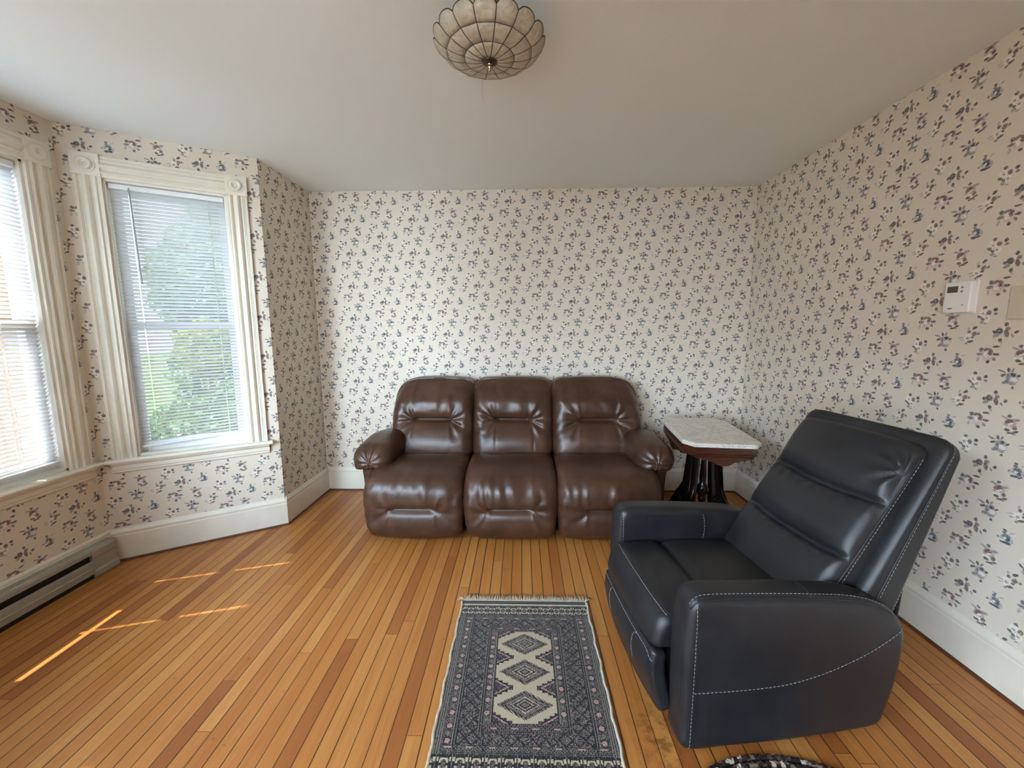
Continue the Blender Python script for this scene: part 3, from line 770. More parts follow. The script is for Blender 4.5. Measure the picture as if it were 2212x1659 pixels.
# ------------------------------------------------------------------ ceiling lamp
def lamp():
    c = (-0.112, 1.560, HC)
    root = thing('ceiling_lamp', 'scalloped capiz shell ceiling lamp with dark wire ribs and brass finial', 'lamp', c)
    NR = 16; z = lambda zz: zz - HC
    tiers = [(0.022, 2.336), (0.088, 2.345), (0.149, 2.362), (0.186, 2.388)]
    mb = MB(); wires = MB(); sub = 8
    def ring(r, zz, a): return (r * math.cos(a), r * math.sin(a), z(zz))
    def chord(r, zz, k, t):  # flat panels: points on the chord between ribs k and k+1
        a0, a1 = 2 * PI * (k + 0.5) / NR, 2 * PI * (k + 1.5) / NR
        p, q = np.array(ring(r, zz, a0)), np.array(ring(r, zz, a1)); return p * (1 - t) + q * t
    for k in range(NR):
        for i in range(3):
            r0, z0 = tiers[i]; r1, z1 = tiers[i + 1]
            V = []; n = sub
            for s in range(4):
                f = s / 3.0; bow = 0.004 * math.sin(PI * f)
                for t in np.linspace(0, 1, n + 1):
                    p = chord(r0 + (r1 - r0) * f, z0 + (z1 - z0) * f - bow, k, t)
                    if i == 2 and s == 3:
                        e = math.sin(PI * t) ** 0.6 if 0 < t < 1 else 0.0
                        d = np.array([p[0], p[1], 0]); d = d / np.linalg.norm(d)
                        p = p + d * 0.012 * e + np.array([0, 0, 0.015 * e])
                    elif i == 2:
                        e = math.sin(PI * t) * f
                        d = np.array([p[0], p[1], 0]); d = d / np.linalg.norm(d)
                        p = p + d * 0.006 * e + np.array([0, 0, 0.006 * e * f])
                    V.append(p)
            F = [(s * (n + 1) + q, s * (n + 1) + q + 1, (s + 1) * (n + 1) + q + 1, (s + 1) * (n + 1) + q) for s in range(3) for q in range(n)]
            mb.add(V, F)
            if i == 2: wires.tube([V[3 * (n + 1) + q] for q in range(n + 1)], 0.0017, 6)
            if i < 2: wires.tube([V[3 * (n + 1)], V[3 * (n + 1) + n]], 0.0017, 6)
        a = 2 * PI * (k + 0.5) / NR
        pts = []
        for i in range(3):
            (r0, z0), (r1, z1) = tiers[i], tiers[i + 1]
            for f in (0, 1 / 3, 2 / 3): pts.append(ring(r0 + (r1 - r0) * f, z0 + (z1 - z0) * f - 0.004 * math.sin(PI * f), a))
        pts.append(ring(*tiers[3], a)); wires.tube(pts, 0.0018, 6)
    sh = mb.build('shade', M['capiz'], root, smooth=True, angle=20)
    so = sh.modifiers.new('solid', 'SOLIDIFY'); so.thickness = 0.0012; so.offset = 1
    wires.build('wire_frame', M['bronze_wire'], root, smooth=True, label='dark bronze wire ribs')
    MB().lathe([(0.0225, z(2.337)), (0.026, z(2.335)), (0.024, z(2.331)), (0.012, z(2.329)), (0.004, z(2.3285))], 32).build('bottom_disc', M['bronze_wire'], root, smooth=True, angle=40)
    MB().lathe([(0.004, z(2.332)), (0.0075, z(2.329)), (0.0075, z(2.325)), (0.0055, z(2.323)), (0.008, z(2.319)), (0.008, z(2.315)), (0.0045, z(2.312)), (0.006, z(2.308)), (0.004, z(2.304)), (0.001, z(2.302))], 20).build('finial', M['brass_polished'], root, smooth=True)
    MB().lathe([(0.006, z(2.34)), (0.006, z(2.47)), (0.03, z(2.474)), (0.060, z(2.49)), (0.068, HC - HC - 0.001)], 32).build('stem', M['brass_polished'], root, smooth=True, angle=40)
lamp()

# ------------------------------------------------------------------ brown reclining sofa
def crease(x, s, s0, half, wid, end=0.03):
    """1 on the line s=s0, |x|<half, soft ends"""
    e = 1 - sstep(half - end, half + end, np.abs(x))
    return np.exp(-((s - s0) / wid) ** 2) * e

def sofa():
    O = np.array([-0.06, 2.95, 0.0])
    root = thing('reclining_sofa', 'brown leather three-seat reclining sofa against the papered back wall', 'sofa', tuple(O))
    leath = M['brown_leather']
    # --- back cushions
    def back(x0, x1, outer, seed):
        w = x1 - x0; cx = (x0 + x1) / 2
        P, N, F = softbox(w + 0.006, 0.25, 0.60, 0.085, (46, 8, 46), 7)
        x, y, zz = P[:, 0].copy(), P[:, 1].copy(), P[:, 2].copy()
        h = zz + 0.30                                    # height above cushion base 0..0.60
        front = sstep(0.0, 0.8, -N[:, 1])
        hw = w / 2
        # outer top corner rounds off
        if outer:
            t = np.clip((outer * x - 0.02) / (hw - 0.02), 0, 1)
            top = sstep(0.25, 0.60, h)
            P[:, 2] -= 0.058 * t ** 3.4 * top
            P[:, 0] -= outer * 0.020 * sstep(0.30, 0.62, h) * np.clip(outer * x / hw, 0, 1)
        P[:, 2] += 0.012 * (1 - (x / hw) ** 2) * sstep(0.45, 0.6, h)
        zc = 0.295; c = 0.130
        d = np.zeros(len(P))
        d += 0.030 * (1 - np.clip(np.abs(x) / hw, 0, 1) ** 3) * (np.exp(-((h - 0.44) / 0.11) ** 2) + 1.05 * np.exp(-((h - 0.15) / 0.10) ** 2))
        d -= 0.045 * crease(x, h, zc, c, 0.012) + 0.030 * crease(x, h, zc, c + 0.05, 0.040, 0.09)
        # wrinkles fanning out of both ends of the tuft
        for sgn in (-1, 1):
            ex, ez = sgn * c, zc
            dx, dz = (x - ex) * sgn, h - ez
            rr = np.hypot(dx, dz) + 1e-6; an = np.arctan2(dz, dx)
            fan = np.exp(-((rr - 0.05) / 0.075) ** 2) * sstep(-0.2, 0.35, np.cos(an))
            d += 0.0085 * fan * np.sin(an * 8.5 + seed + sgn) - 0.008 * np.exp(-(rr / 0.022) ** 2)
            ridge = np.exp(-((an - 0.45 * (1 if (seed + sgn) % 2 else -1)) / 0.10) ** 2) * np.exp(-((rr - 0.07) / 0.055) ** 2) * (dx > 0)
            d -= 0.010 * ridge
        # gathers at the side seams
        nz = Noise(seed, 16.0)
        g = np.exp(-(hw - np.abs(x)) / 0.045)
        d += 0.0060 * g * (np.sin(h * 80 + 4.5 * nz(np.stack([x * 2, h * 0.9, 0 * h], 1)) + seed) + 0.5 * Noise(seed + 70, 70.0)(np.stack([x * 0.2, h, 0 * h], 1))) * sstep(0.05, 0.15, h)
        for sx in (-0.135, 0.150): d -= 0.0035 * np.exp(-((x - sx - 0.01 * np.sin(h * 6)) / 0.0028) ** 2)
        d += 0.003 * nz(np.stack([x, h, 0 * h], 1))
        d += 0.0034 * Noise(seed + 5, 45.0)(np.stack([x * 1.6, h * 0.5, 0 * h], 1)) * sstep(0.3, 0.4, h)
        P[:, 1] -= d * front
        P[:, 1] += (h - 0.0) * 0.30 + 0.10 * sstep(0.42, 0.62, h) * front * 0.6      # lean, rolled top
        P[:, 0] += cx - O[0]; P[:, 1] += 3.055 - O[1]; P[:, 2] += 0.30 + 0.415
        return build_arr('back_cushion', P, F, leath, root)
    back(-1.010, -0.376, -1, 1); back(-0.376, 0.238, 0, 2); back(0.238, 0.915, 1, 3)
    # --- seat pads that run over the nose and down the footrest
    prof = catmull([(3.06, 0.455), (2.95, 0.470), (2.82, 0.478), (2.66, 0.472), (2.555, 0.438), (2.492, 0.375), (2.468, 0.300), (2.472, 0.238), (2.482, 0.160), (2.500, 0.085), (2.535, 0.012)], 200)
    dl = np.concatenate([[0], np.cumsum(np.linalg.norm(np.diff(prof, axis=0), axis=1))]); LEN = dl[-1]
    tn = np.gradient(prof, axis=0); tn /= np.linalg.norm(tn, axis=1, keepdims=True); nm = np.stack([-tn[:, 1], tn[:, 0]], 1)
    if nm[0, 1] < 0: nm = -nm
    s_of_z = lambda zt: float(dl[np.argmin(np.abs(prof[:, 1] - zt) + (prof[:, 0] > 2.55) * 9)])
    sc = s_of_z(0.238); sn = s_of_z(0.40)
    def seat(x0, x1, seed):
        w = x1 - x0; T = 0.16; hw = w / 2
        P, N, F = softbox(w + 0.004, LEN, T, 0.055, (50, 70, 3), 6)
        x = P[:, 0].copy(); s = P[:, 1] + LEN / 2; t = P[:, 2] - T / 2
        top = sstep(-0.3, 0.7, N[:, 2])
        nz = Noise(seed + 20, 14.0); q3 = np.stack([x, s, 0 * s], 1)
        d = 0.018 * (1 - np.clip(np.abs(x) / hw, 0, 1) ** 3.0)
        d += 0.020 * np.exp(-((s - sn) / 0.10) ** 2) * (1 - np.clip(np.abs(x) / hw, 0, 1) ** 4) + 0.012 * np.exp(-((s - sc - 0.12) / 0.07) ** 2)
        c = 0.140
        d -= 0.034 * crease(x, s, sc, c, 0.008) + 0.020 * crease(x, s, sc, c + 0.05, 0.032, 0.08)
        d -= 0.012 * crease(x, s, 0.165, 0.17, 0.012) + 0.004 * crease(x, s, 0.165, 0.2, 0.05, 0.08)
        for sgn in (-1, 1):
            dx, ds = (x - sgn * c) * sgn, s - sc
            rr = np.hypot(dx, ds) + 1e-6; an = np.arctan2(ds, dx)
            fan = np.exp(-((rr - 0.05) / 0.07) ** 2) * sstep(-0.2, 0.4, np.cos(an))
            d += 0.0045 * fan * np.sin(an * 7 + seed * 2 + sgn)
            slot = np.exp(-((an - 0.62) / 0.16) ** 2) * np.exp(-((rr - 0.07) / 0.06) ** 2) * (dx > 0)
            d -= 0.009 * slot
        pleat = np.exp(-((s - sn - 0.06) / 0.085) ** 2)
        d += 0.0030 * pleat * Noise(seed + 60, 75.0, 14)(np.stack([x + 0.10 * (s - sn) * np.sign(np.sin(seed * 3.0)), s * 0.10, 0 * s], 1)) + 0.0016 * pleat * np.sin(x * 90 + 5.0 * nz(q3 * 0.7))
        d += 0.0025 * Noise(seed + 31, 38.0)(np.stack([x * 1.4, s * 0.45, 0 * s], 1)) * np.exp(-((s - sn) / 0.16) ** 2)
        g = np.exp(-(hw - np.abs(x)) / 0.03); d += 0.004 * g * np.sin(s * 80 + seed)
        for sx in (-0.150, 0.150): d -= 0.003 * np.exp(-((x - sx) / 0.0028) ** 2) + 0.0018 * np.exp(-((x - sx - 0.014) / 0.0025) ** 2)
        d += 0.0028 * nz(q3)
        t = t + d * top
        cy = np.interp(s, dl, prof[:, 0]); cz = np.interp(s, dl, prof[:, 1])
        ny = np.interp(s, dl, nm[:, 0]); nzv = np.interp(s, dl, nm[:, 1])
        # the pad tapers a little toward its foot
        xs = x * (1 - 0.045 * sstep(sc - 0.02, LEN, s))
        X = (x0 + x1) / 2 + xs
        Q = np.stack([X - O[0], cy + ny * t - O[1], np.maximum(cz + nzv * t, 0.006)], 1)
        return build_arr('seat_cushion', Q, F, leath, root)
    seat(-1.042, -0.382, 1); seat(-0.382, 0.234, 2); seat(0.234, 0.905, 3)
    # --- arms
    for sg, xo in ((-1, -1.150), (1, 1.030)):
        P, N, F = softbox(0.145, 0.62, 0.50, 0.035, (6, 10, 16), 4)
        zz = P[:, 2] + 0.25
        P[:, 0] += sg * (0.022 * sstep(0.28, 0.50, zz) - 0.010)
        P[:, 0] += xo - sg * 0.082 - O[0]; P[:, 1] += 2.735 + 0.31 - O[1]; P[:, 2] = zz + 0.022
        arm = build_arr('arm', P, F, leath, root)
        P, N, F = softbox(0.265, 0.60, 0.205, 0.098, (20, 34, 10), 8)
        x, y, zz = P[:, 0].copy(), P[:, 1].copy(), P[:, 2].copy()
        fy = (0.30 - y)                                  # distance from the rear end
        up = sstep(-0.2, 0.6, N[:, 2])
        P[:, 2] += 0.020 * np.sin(np.clip((0.30 - y) / 0.60, 0, 1) * PI) * up - 0.030 * sstep(0.02, -0.30, y) * (zz > -0.05) - 0.022 * sstep(-0.1, 0.3, y)
        nz = Noise(40 + sg, 18.0); q3 = np.stack([x, y, zz], 1)
        fr = np.exp(-((y + 0.30) / 0.07) ** 2)
        an = np.arctan2(zz, x); P += N * (0.004 * fr * np.sin(an * 9 + 1))[:, None] + N * (0.003 * nz(q3))[:, None]
        P += N * (-0.003 * np.exp(-((y + 0.10) / 0.003) ** 2))[:, None]
        P[:, 0] += sg * 0.030 * sstep(0.2, -0.3, y) - sg * 0.018
        P[:, 0] += xo - sg * 0.135 - O[0]; P[:, 1] += 2.90 - O[1]; P[:, 2] += 0.540
        build_arr('arm_pad', P, F, leath, arm)
    MB().box(-1.0, 0.96, -0.30, 0.36, 0.03, 0.36).build('base_frame', M['black_fabric'], root, label='black base under the seats')
    P, N, F = softbox(1.90, 0.14, 0.80, 0.05, (12, 3, 8), 4)
    P[:, 1] += 0.355; P[:, 2] += 0.52
    build_arr('back_frame', P, F, leath, root)
sofa()

# ------------------------------------------------------------------ dark recliner
def recliner():
    root = thing('recliner_chair', 'dark blue-black leather recliner with pale contrast stitching, facing left', 'recliner', (0.548, 1.167, 0.0), math.radians(6.0))
    L = M['navy_leather']; TH = M['thread_pale']
    VN, VF = 0.122, 0.640                                # inner faces of the arms
    out = catmull([(-0.012, 0.020), (-0.026, 0.12), (-0.032, 0.30), (-0.030, 0.46), (-0.018, 0.535), (0.020, 0.566), (0.15, 0.563), (0.32, 0.553), (0.52, 0.535), (0.62, 0.508), (0.692, 0.466), (0.733, 0.405),
                   (0.738, 0.33), (0.728, 0.22), (0.706, 0.12), (0.674, 0.050), (0.55, 0.030), (0.35, 0.018), (0.15, 0.014)], 130, closed=True)
    for near in (1, 0):
        V, F = extrude_round(out, 0.118, 0.034, 6)
        V = np.array(V)
        # slight belly on the faces
        V[:, 1] += np.where(V[:, 1] < 0.06, -1, 1) * 0.006 * np.exp(-((V[:, 0] - 0.33) / 0.25) ** 2 - ((V[:, 2] - 0.3) / 0.2) ** 2)
        if not near: V[:, 1] = VF + V[:, 1]
        arm = build_arr('armrest', V, F, L, root)
        bv = bvh_of(V, F); st = Runs(); sm = Runs()
        def onside(pts, lift=0.0009): # outer/inner face points (u,z)
            dirv = (0, 1, 0)
            vv = -0.1 if near else VF - 0.05
            return shoot(bv, [(u, vv, z) for u, z in pts], dirv, lift)
        if near:
            sw = catmull([(0.004, 0.239), (0.10, 0.2385), (0.20, 0.241), (0.317, 0.250), (0.43, 0.275), (0.55, 0.318), (0.64, 0.364), (0.716, 0.418)], 80)
            stitches(st, onside(sw)); sm.tube(onside(sw + np.array([0, 0.0045]), 0.0), 0.0014, 5)
            fv = [(0.001, z) for z in np.linspace(0.03, 0.556, 60)]
            stitches(st, onside(fv)); sm.tube(onside([(u + 0.006, z) for u, z in fv], 0.0), 0.0016, 5)
            zt = lambda u: np.interp(u, [-0.02, 0.0, 0.02, 0.15, 0.32, 0.52, 0.62, 0.66, 0.69], [0.535, 0.557, 0.565, 0.563, 0.553, 0.535, 0.508, 0.486, 0.466])
            us = np.linspace(-0.016, 0.675, 110)
            sm.tube(shoot(bv, [(u, 0.011, zt(u) - 0.010) for u in us], (0, 0.7, -0.7), 0.0004), 0.0024, 6)
            stitches(st, shoot(bv, [(u, 0.024, zt(u) - 0.003) for u in us], (0, 0.35, -0.94), 0.0009))
            # seam that crosses the top of the arm
            cr = shoot(bv, [(0.385 + 0.010 * math.sin(a), v, 0.7) for a, v in zip(np.linspace(0, PI, 14), np.linspace(0.012, 0.106, 14))], (0, 0, -1), 0.0006); sm.tube(cr, 0.0015, 5)
        else:
            fs = [(-0.004, z) for z in np.linspace(0.40, 0.556, 24)]
            stitches(st, onside(fs)); sm.tube(onside([(u - 0.005, z) for u, z in fs], 0.0), 0.0018, 5)
            ms = [(0.375 + 0.014 * math.sin((z - 0.38) / 0.16 * PI), z) for z in np.linspace(0.38, 0.535, 24)]
            stitches(st, onside([(u + 0.004, z) for u, z in ms])); sm.tube(onside(ms, 0.0), 0.0018, 5)
        st.build('stitching', TH, arm, smooth=True, label='pale contrast stitching')
        sm.build('seam', L, arm, smooth=True)
    # --- bent pads: seat and footrest
    def pad(name, prof, T, r, n, disp):
        pr = catmull(prof, 160)
        dl = np.concatenate([[0], np.cumsum(np.linalg.norm(np.diff(pr, axis=0), axis=1))]); LEN = dl[-1]
        tn = np.gradient(pr, axis=0); tn /= np.linalg.norm(tn, axis=1, keepdims=True); nm = np.stack([-tn[:, 1], tn[:, 0]], 1)
        if (nm[0] @ np.array([-0.3, 1.0])) < 0: nm = -nm
        W = VF - VN - 0.003
        P, N, F = softbox(W, LEN, T, r, n, 5)
        v = P[:, 0].copy(); s = P[:, 1] + LEN / 2; t = P[:, 2] - T / 2
        top = sstep(-0.3, 0.7, N[:, 2])
        t = t + disp(v, s, LEN, W) * top
        c = [np.interp(s, dl, pr[:, k]) for k in (0, 1)]; nn = [np.interp(s, dl, nm[:, k]) for k in (0, 1)]
        Q = np.stack([c[0] + nn[0] * t, (VN + VF) / 2 + v, np.maximum(c[1] + nn[1] * t, 0.02)], 1)
        o = build_arr(name, Q, F, L, root)
        return o, Q, F, pr, dl, nm
    nzs = Noise(77, 12.0)
    def seat_d(v, s, LEN, W):
        d = 0.020 * (1 - np.clip(np.abs(v) / (W / 2), 0, 1) ** 3)
        d += 0.003 * nzs(np.stack([v, s, 0 * s], 1))
        d -= 0.020 * np.exp(-((s - 0.475) / 0.008) ** 2) + 0.010 * np.exp(-((s - 0.475) / 0.03) ** 2)
        return d
    so, SQ, SF, spr, sdl, snm = pad('seat_cushion', [(0.64, 0.385), (0.45, 0.402), (0.25, 0.412), (0.10, 0.414), (0.0, 0.412), (-0.040, 0.402), (-0.066, 0.365), (-0.076, 0.320), (-0.078, 0.285)], 0.13, 0.03, (24, 50, 3), seat_d)
    bv = bvh_of(SQ, SF); st = Runs(); sm = Runs()
    row = lambda u, z, a=VN + 0.02, b=VF - 0.02, n=60: [(u, v, z) for v in np.linspace(a, b, n)]
    f1 = shoot(bv, row(-0.036, 0.415), (0.8, 0, -0.6), 0.0008); stitches(st, f1, dash=0.012, gap=0.002, r=0.0010)
    f1b = shoot(bv, row(-0.028, 0.419), (0.8, 0, -0.6), 0.0004); sm.tube(f1b, 0.0018, 5)
    st.build('stitching', TH, so, smooth=True, label='pale contrast stitching'); sm.build('seam', L, so, smooth=True)
    def foot_d(v, s, LEN, W):
        return 0.014 * (1 - np.clip(np.abs(v) / (W / 2), 0, 1) ** 2.5) + 0.0025 * nzs(np.stack([v * 1.3, s, 0 * s + 3], 1))
    fo, FQ, FF, fpr, fdl, fnm = pad('footrest', [(-0.076, 0.287), (-0.085, 0.255), (-0.086, 0.20), (-0.074, 0.13), (-0.058, 0.07), (-0.044, 0.030)], 0.06, 0.018, (24, 22, 2), foot_d)
    bv = bvh_of(FQ, FF); st = Runs(); sm = Runs()
    edge = [(-0.3, v, 0.268 + 0.006 * math.sin((v - VN) / (VF - VN) * PI) - 0.02 * max(0, 1 - (v - VN - 0.01) / 0.05) ** 2) for v in np.linspace(VN + 0.006, VF - 0.012, 70)]
    stitches(st, shoot(bv, edge, (1, 0, 0), 0.0008), dash=0.012, gap=0.002, r=0.0010)
    for vc, sg in ((0.235, 1), (0.50, 1)):
        arc = [(-0.3, vc + 0.045 * t ** 0.6, 0.268 - 0.145 * t ** 1.6) for t in np.linspace(0.0, 1, 30)]
        stitches(st, shoot(bv, arc, (1, 0, 0), 0.0008), dash=0.009, gap=0.003, r=0.0009)
    st.build('stitching', TH, fo, smooth=True, label='pale contrast stitching')
    MB().box(-0.004, 0.012, VN + 0.004, VN + 0.012, 0.195, 0.24).map(lambda x, y, z: (x - 0.072, y, z)).build('pull_tab', M['print_grey'], fo)
    # --- backrest: local (v, l, t): l along the back, t toward the sitter
    d = np.array([0.512, 0.859]); nrm = np.array([-0.859, 0.512]); B0 = np.array([0.500, 0.425])
    def place(v, l, t): return np.stack([B0[0] + d[0] * l + nrm[0] * t, v, B0[1] + d[1] * l + nrm[1] * t], 1)
    Lc = 0.745; W = 0.535; T = 0.16; vc = 0.388
    P, N, F = softbox(W, Lc, T, 0.042, (40, 70, 4), 7)
    v = P[:, 0].copy(); l = P[:, 1] + Lc / 2 - 0.06; t = P[:, 2] - T / 2; fr = sstep(0.0, 0.8, N[:, 2])
    hw = W / 2; a = np.clip(np.abs(v) / hw, 0, 1)
    sag = 0.018 * (1 - a ** 2)                           # the rolls hang like smiles
    dd = 0.022 * (1 - a ** 3)
    for c0 in (0.205, 0.435):
        q = l - (c0 - sag)
        dd -= 0.034 * np.exp(-(q / 0.009) ** 2) * (1 - a ** 7) + 0.022 * np.exp(-(q / 0.040) ** 2) * (1 - a ** 4)
    nz = Noise(91, 13.0); nw = Noise(92, 50.0)
    q3 = np.stack([v, l, 0 * l], 1)
    dd += 0.003 * nz(q3)
    for c0 in (0.195, 0.425):
        dd += 0.0022 * np.sin(v * 130 + 2.0 * nz(q3)) * np.exp(-((l - c0 + 0.03) / 0.028) ** 2)
    # pleats gathered at the near top corner
    rr = np.hypot(v + hw - 0.01, l - 0.565); an = np.arctan2(l - 0.565, v + hw - 0.01)
    dd += 0.007 * np.exp(-((rr - 0.05) / 0.05) ** 2) * np.sin(an * 9) - 0.010 * np.exp(-((an - 0.05) / 0.10) ** 2) * np.exp(-((rr - 0.055) / 0.04) ** 2)
    t = t + dd * fr
    # rounded top corners
    tc = np.clip((np.abs(v) - 0.13) / (hw - 0.13), 0, 1); l = l - 0.012 * tc ** 3 * sstep(0.35, 0.68, l)
    TAP = lambda q: 1 - 0.62 * np.clip(q, 0, 0.75) / 0.70   # the whole back thins toward its top
    t = np.where(t < -0.02, (t + 0.02) * TAP(l) - 0.02, t)
    t = t - 0.012 * sstep(0.55, 0.70, l)                 # top roll leans back
    Q = place(vc + v, l, t)
    bc = build_arr('backrest_cushion', Q, F, L, root)
    bv = bvh_of(Q, F); st = Runs(); sm = Runs()
    es = []; es2 = []
    for ll in np.linspace(0.02, 0.635, 70):
        vv = vc - hw + 0.004 + 0.010 * sstep(0.52, 0.66, np.array([ll]))[0]
        p = place(np.array([vv - 0.3]), np.array([ll]), np.array([-0.02 - 0.012 * TAP(ll)]))[0]; es.append(tuple(p))
        p = place(np.array([vv - 0.3]), np.array([ll]), np.array([-0.02 - 0.026 * TAP(ll)]))[0]; es2.append(tuple(p))
    stitches(st, shoot(bv, es2, (0, 1, 0), 0.0009)); sm.tube(shoot(bv, es, (0, 1, 0), 0.0005), 0.0026, 6)
    st.build('stitching', TH, bc, smooth=True, label='pale contrast stitching'); sm.build('piping', L, bc, smooth=True)
    # --- shell behind the cushion
    Ls = 0.795; Ws = 0.600; Ts = 0.165
    P, N, F = softbox(Ws, Ls, Ts, 0.036, (16, 20, 3), 6)
    v = P[:, 0].copy(); l = P[:, 1] + Ls / 2 - 0.055; t = P[:, 2] - Ts / 2 - 0.115
    hs = Ws / 2; tc = np.clip((np.abs(v) - 0.20) / (hs - 0.20), 0, 1); l = l - 0.018 * tc ** 3 * sstep(0.4, 0.72, l)
    t = t + 0.010 * sstep(0.62, 1.0, np.abs(v) / hs) * (N[:, 2] > 0.2)
    t = t * TAP(l)
    l = l - 0.010 * sstep(0.5, 0.7, l)
    Q = place(vc - 0.010 + v, l, t); sh = build_arr('back_shell', Q, F, L, root)
    bv = bvh_of(Q, F); st = Runs(); sm = Runs()
    def sideline(tt, l0, l1):
        pts = []
        for ll in np.linspace(l0, l1, 80):
            tl = tt * float(TAP(ll))
            pts.append(tuple(place(np.array([-0.3]), np.array([ll]), np.array([tl]))[0]))
        return shoot(bv, pts, (0, 1, 0), 0.0007)
    sm.tube(sideline(-0.160, -0.02, 0.715), 0.0024, 6); stitches(st, sideline(-0.172, -0.02, 0.715)); stitches(st, sideline(-0.262, -0.02, 0.70), dash=0.008)
    st.build('stitching', TH, sh, smooth=True, label='pale contrast stitching'); sm.build('piping', L, sh, smooth=True)
    # --- mechanism
    MB().box(0.03, 0.62, VN + 0.01, VF - 0.01, 0.02, 0.285).build('base_frame', M['black_fabric'], root)
    mb = MB(); mb.tube([(0.800, 0.135, 0.53), (0.846, 0.135, 0.485), (0.838, 0.135, 0.36), (0.815, 0.14, 0.20), (0.700, 0.15, 0.03)], 0.009, 8)
    mb.build('recline_bar', M['black_metal'], root, smooth=True, label='black steel bar behind the back')
recliner()

# ------------------------------------------------------------------ marble-top table
def table():
    root = thing('side_table', 'Victorian walnut side table with white marble top in the corner beside the sofa', 'table', (1.292, 2.800, 0.0), math.radians(-7.0))
    hx, hy, cx, cy = 0.232, 0.378, 0.055, 0.075
    def octo(s=0.0, n=4):
        a, b, c, e = hx + s, hy + s, cx, cy
        base = [(-a + c, -b), (a - c, -b), (a, -b + e), (a, b - e), (a - c, b), (-a + c, b), (-a, b - e), (-a, -b + e)]
        return base
    def loft(mb, rings):
        n = 8; V = []; F = []
        for s, z in rings: V += [(x, y, z) for x, y in octo(s)]
        for i in range(len(rings) - 1):
            for k in range(n): F.append((i * n + k, i * n + (k + 1) % n, (i + 1) * n + (k + 1) % n, (i + 1) * n + k))
        F += [tuple(range(n))[::-1], tuple(range((len(rings) - 1) * n, len(rings) * n))]
        return mb.add(V, F)
    loft(MB(), [(-0.012, 0.676), (0.002, 0.677), (0.004, 0.682), (-0.001, 0.687), (0.001, 0.690), (0.004, 0.694), (0.001, 0.699), (-0.005, 0.702)]).build('marble_top', M['marble'], root, label='white marble top with clipped corners')
    mb = loft(MB(), [(-0.030, 0.610), (-0.012, 0.611), (-0.010, 0.617), (-0.016, 0.622), (-0.016, 0.627), (-0.009, 0.632), (-0.013, 0.636), (-0.013, 0.668), (-0.008, 0.6755), (-0.03, 0.676)])
    # carved drops under each side
    def drop(L):
        xs = np.linspace(-1, 1, 41); pr = []
        for x in xs:
            a = abs(x)
            y = 0.012 if a > 0.72 else (0.024 + 0.006 * math.cos((a - 0.45) * 20) if a > 0.36 else 0.030 + 0.026 * math.cos(a / 0.36 * PI / 2) ** 0.8)
            y *= 1 - sstep(0.9, 1.0, np.array([a]))[0]
            pr.append((x * L, 0.612 - y))
        return [(-L, 0.614)] + pr + [(L, 0.614)]
    for sg in (-1, 1):
        mb.prism(drop(hx - cx - 0.004), 0, 0.016, lambda t, p, q, sg=sg: (p, sg * (hy - 0.030 + t), q))
        mb.prism(drop(hy - cy - 0.004), 0, 0.016, lambda t, p, q, sg=sg: (sg * (hx - 0.030 + t), p, q))
    mb.build('apron', M['walnut'], root)
    # turned centre column
    MB().lathe([(0.030, 0.615), (0.036, 0.60), (0.022, 0.585), (0.015, 0.54), (0.018, 0.45), (0.024, 0.36), (0.020, 0.31), (0.036, 0.29), (0.044, 0.26), (0.036, 0.235), (0.022, 0.21), (0.030, 0.19), (0.020, 0.165), (0.004, 0.155)], 28).build('column', M['ebonised'], root, smooth=True, angle=50)
    # four sawn scroll legs
    leg = catmull([(0.080, 0.612), (0.114, 0.612), (0.114, 0.50), (0.119, 0.40), (0.130, 0.32), (0.154, 0.255), (0.192, 0.205), (0.206, 0.160), (0.190, 0.112), (0.212, 0.088), (0.262, 0.060), (0.286, 0.030), (0.280, 0.004), (0.235, 0.002), (0.222, 0.028), (0.172, 0.048), (0.128, 0.080),
                   (0.110, 0.140), (0.108, 0.205), (0.100, 0.28), (0.090, 0.36), (0.083, 0.45), (0.080, 0.54)], 120, closed=True)
    for qd in range(4):
        a = PI / 4 if qd == 0 else [0, PI - PI / 4, PI + PI / 4, -PI / 4][qd]
        V, F = extrude_round(leg, 0.032, 0.006, 3)
        V = np.array(V); V[:, 1] -= 0.016
        X = V[:, 0] * math.cos(a) - V[:, 1] * math.sin(a); Y = V[:, 0] * math.sin(a) + V[:, 1] * math.cos(a)
        lo = build_arr('leg', np.stack([X, Y, V[:, 2]], 1), F, M['ebonised'], root, angle=35)
        for s in (-1, 1):
            mb = MB(); pr = [(0.027 * math.cos(t), 0.016 + 0.018 * math.sin(t)) for t in np.linspace(0, PI / 2 * 0.97, 8)]
            mb.lathe([(0.030, 0.014), (0.030, 0.017)] + pr, 20, frame=lambda x, y, z, s=s: ((0.165 + x) * math.cos(a) - s * z * math.sin(a), (0.165 + x) * math.sin(a) + s * z * math.cos(a), 0.148 + y))
            mb.build('boss', M['ebonised'], lo, smooth=True, angle=50)
table()

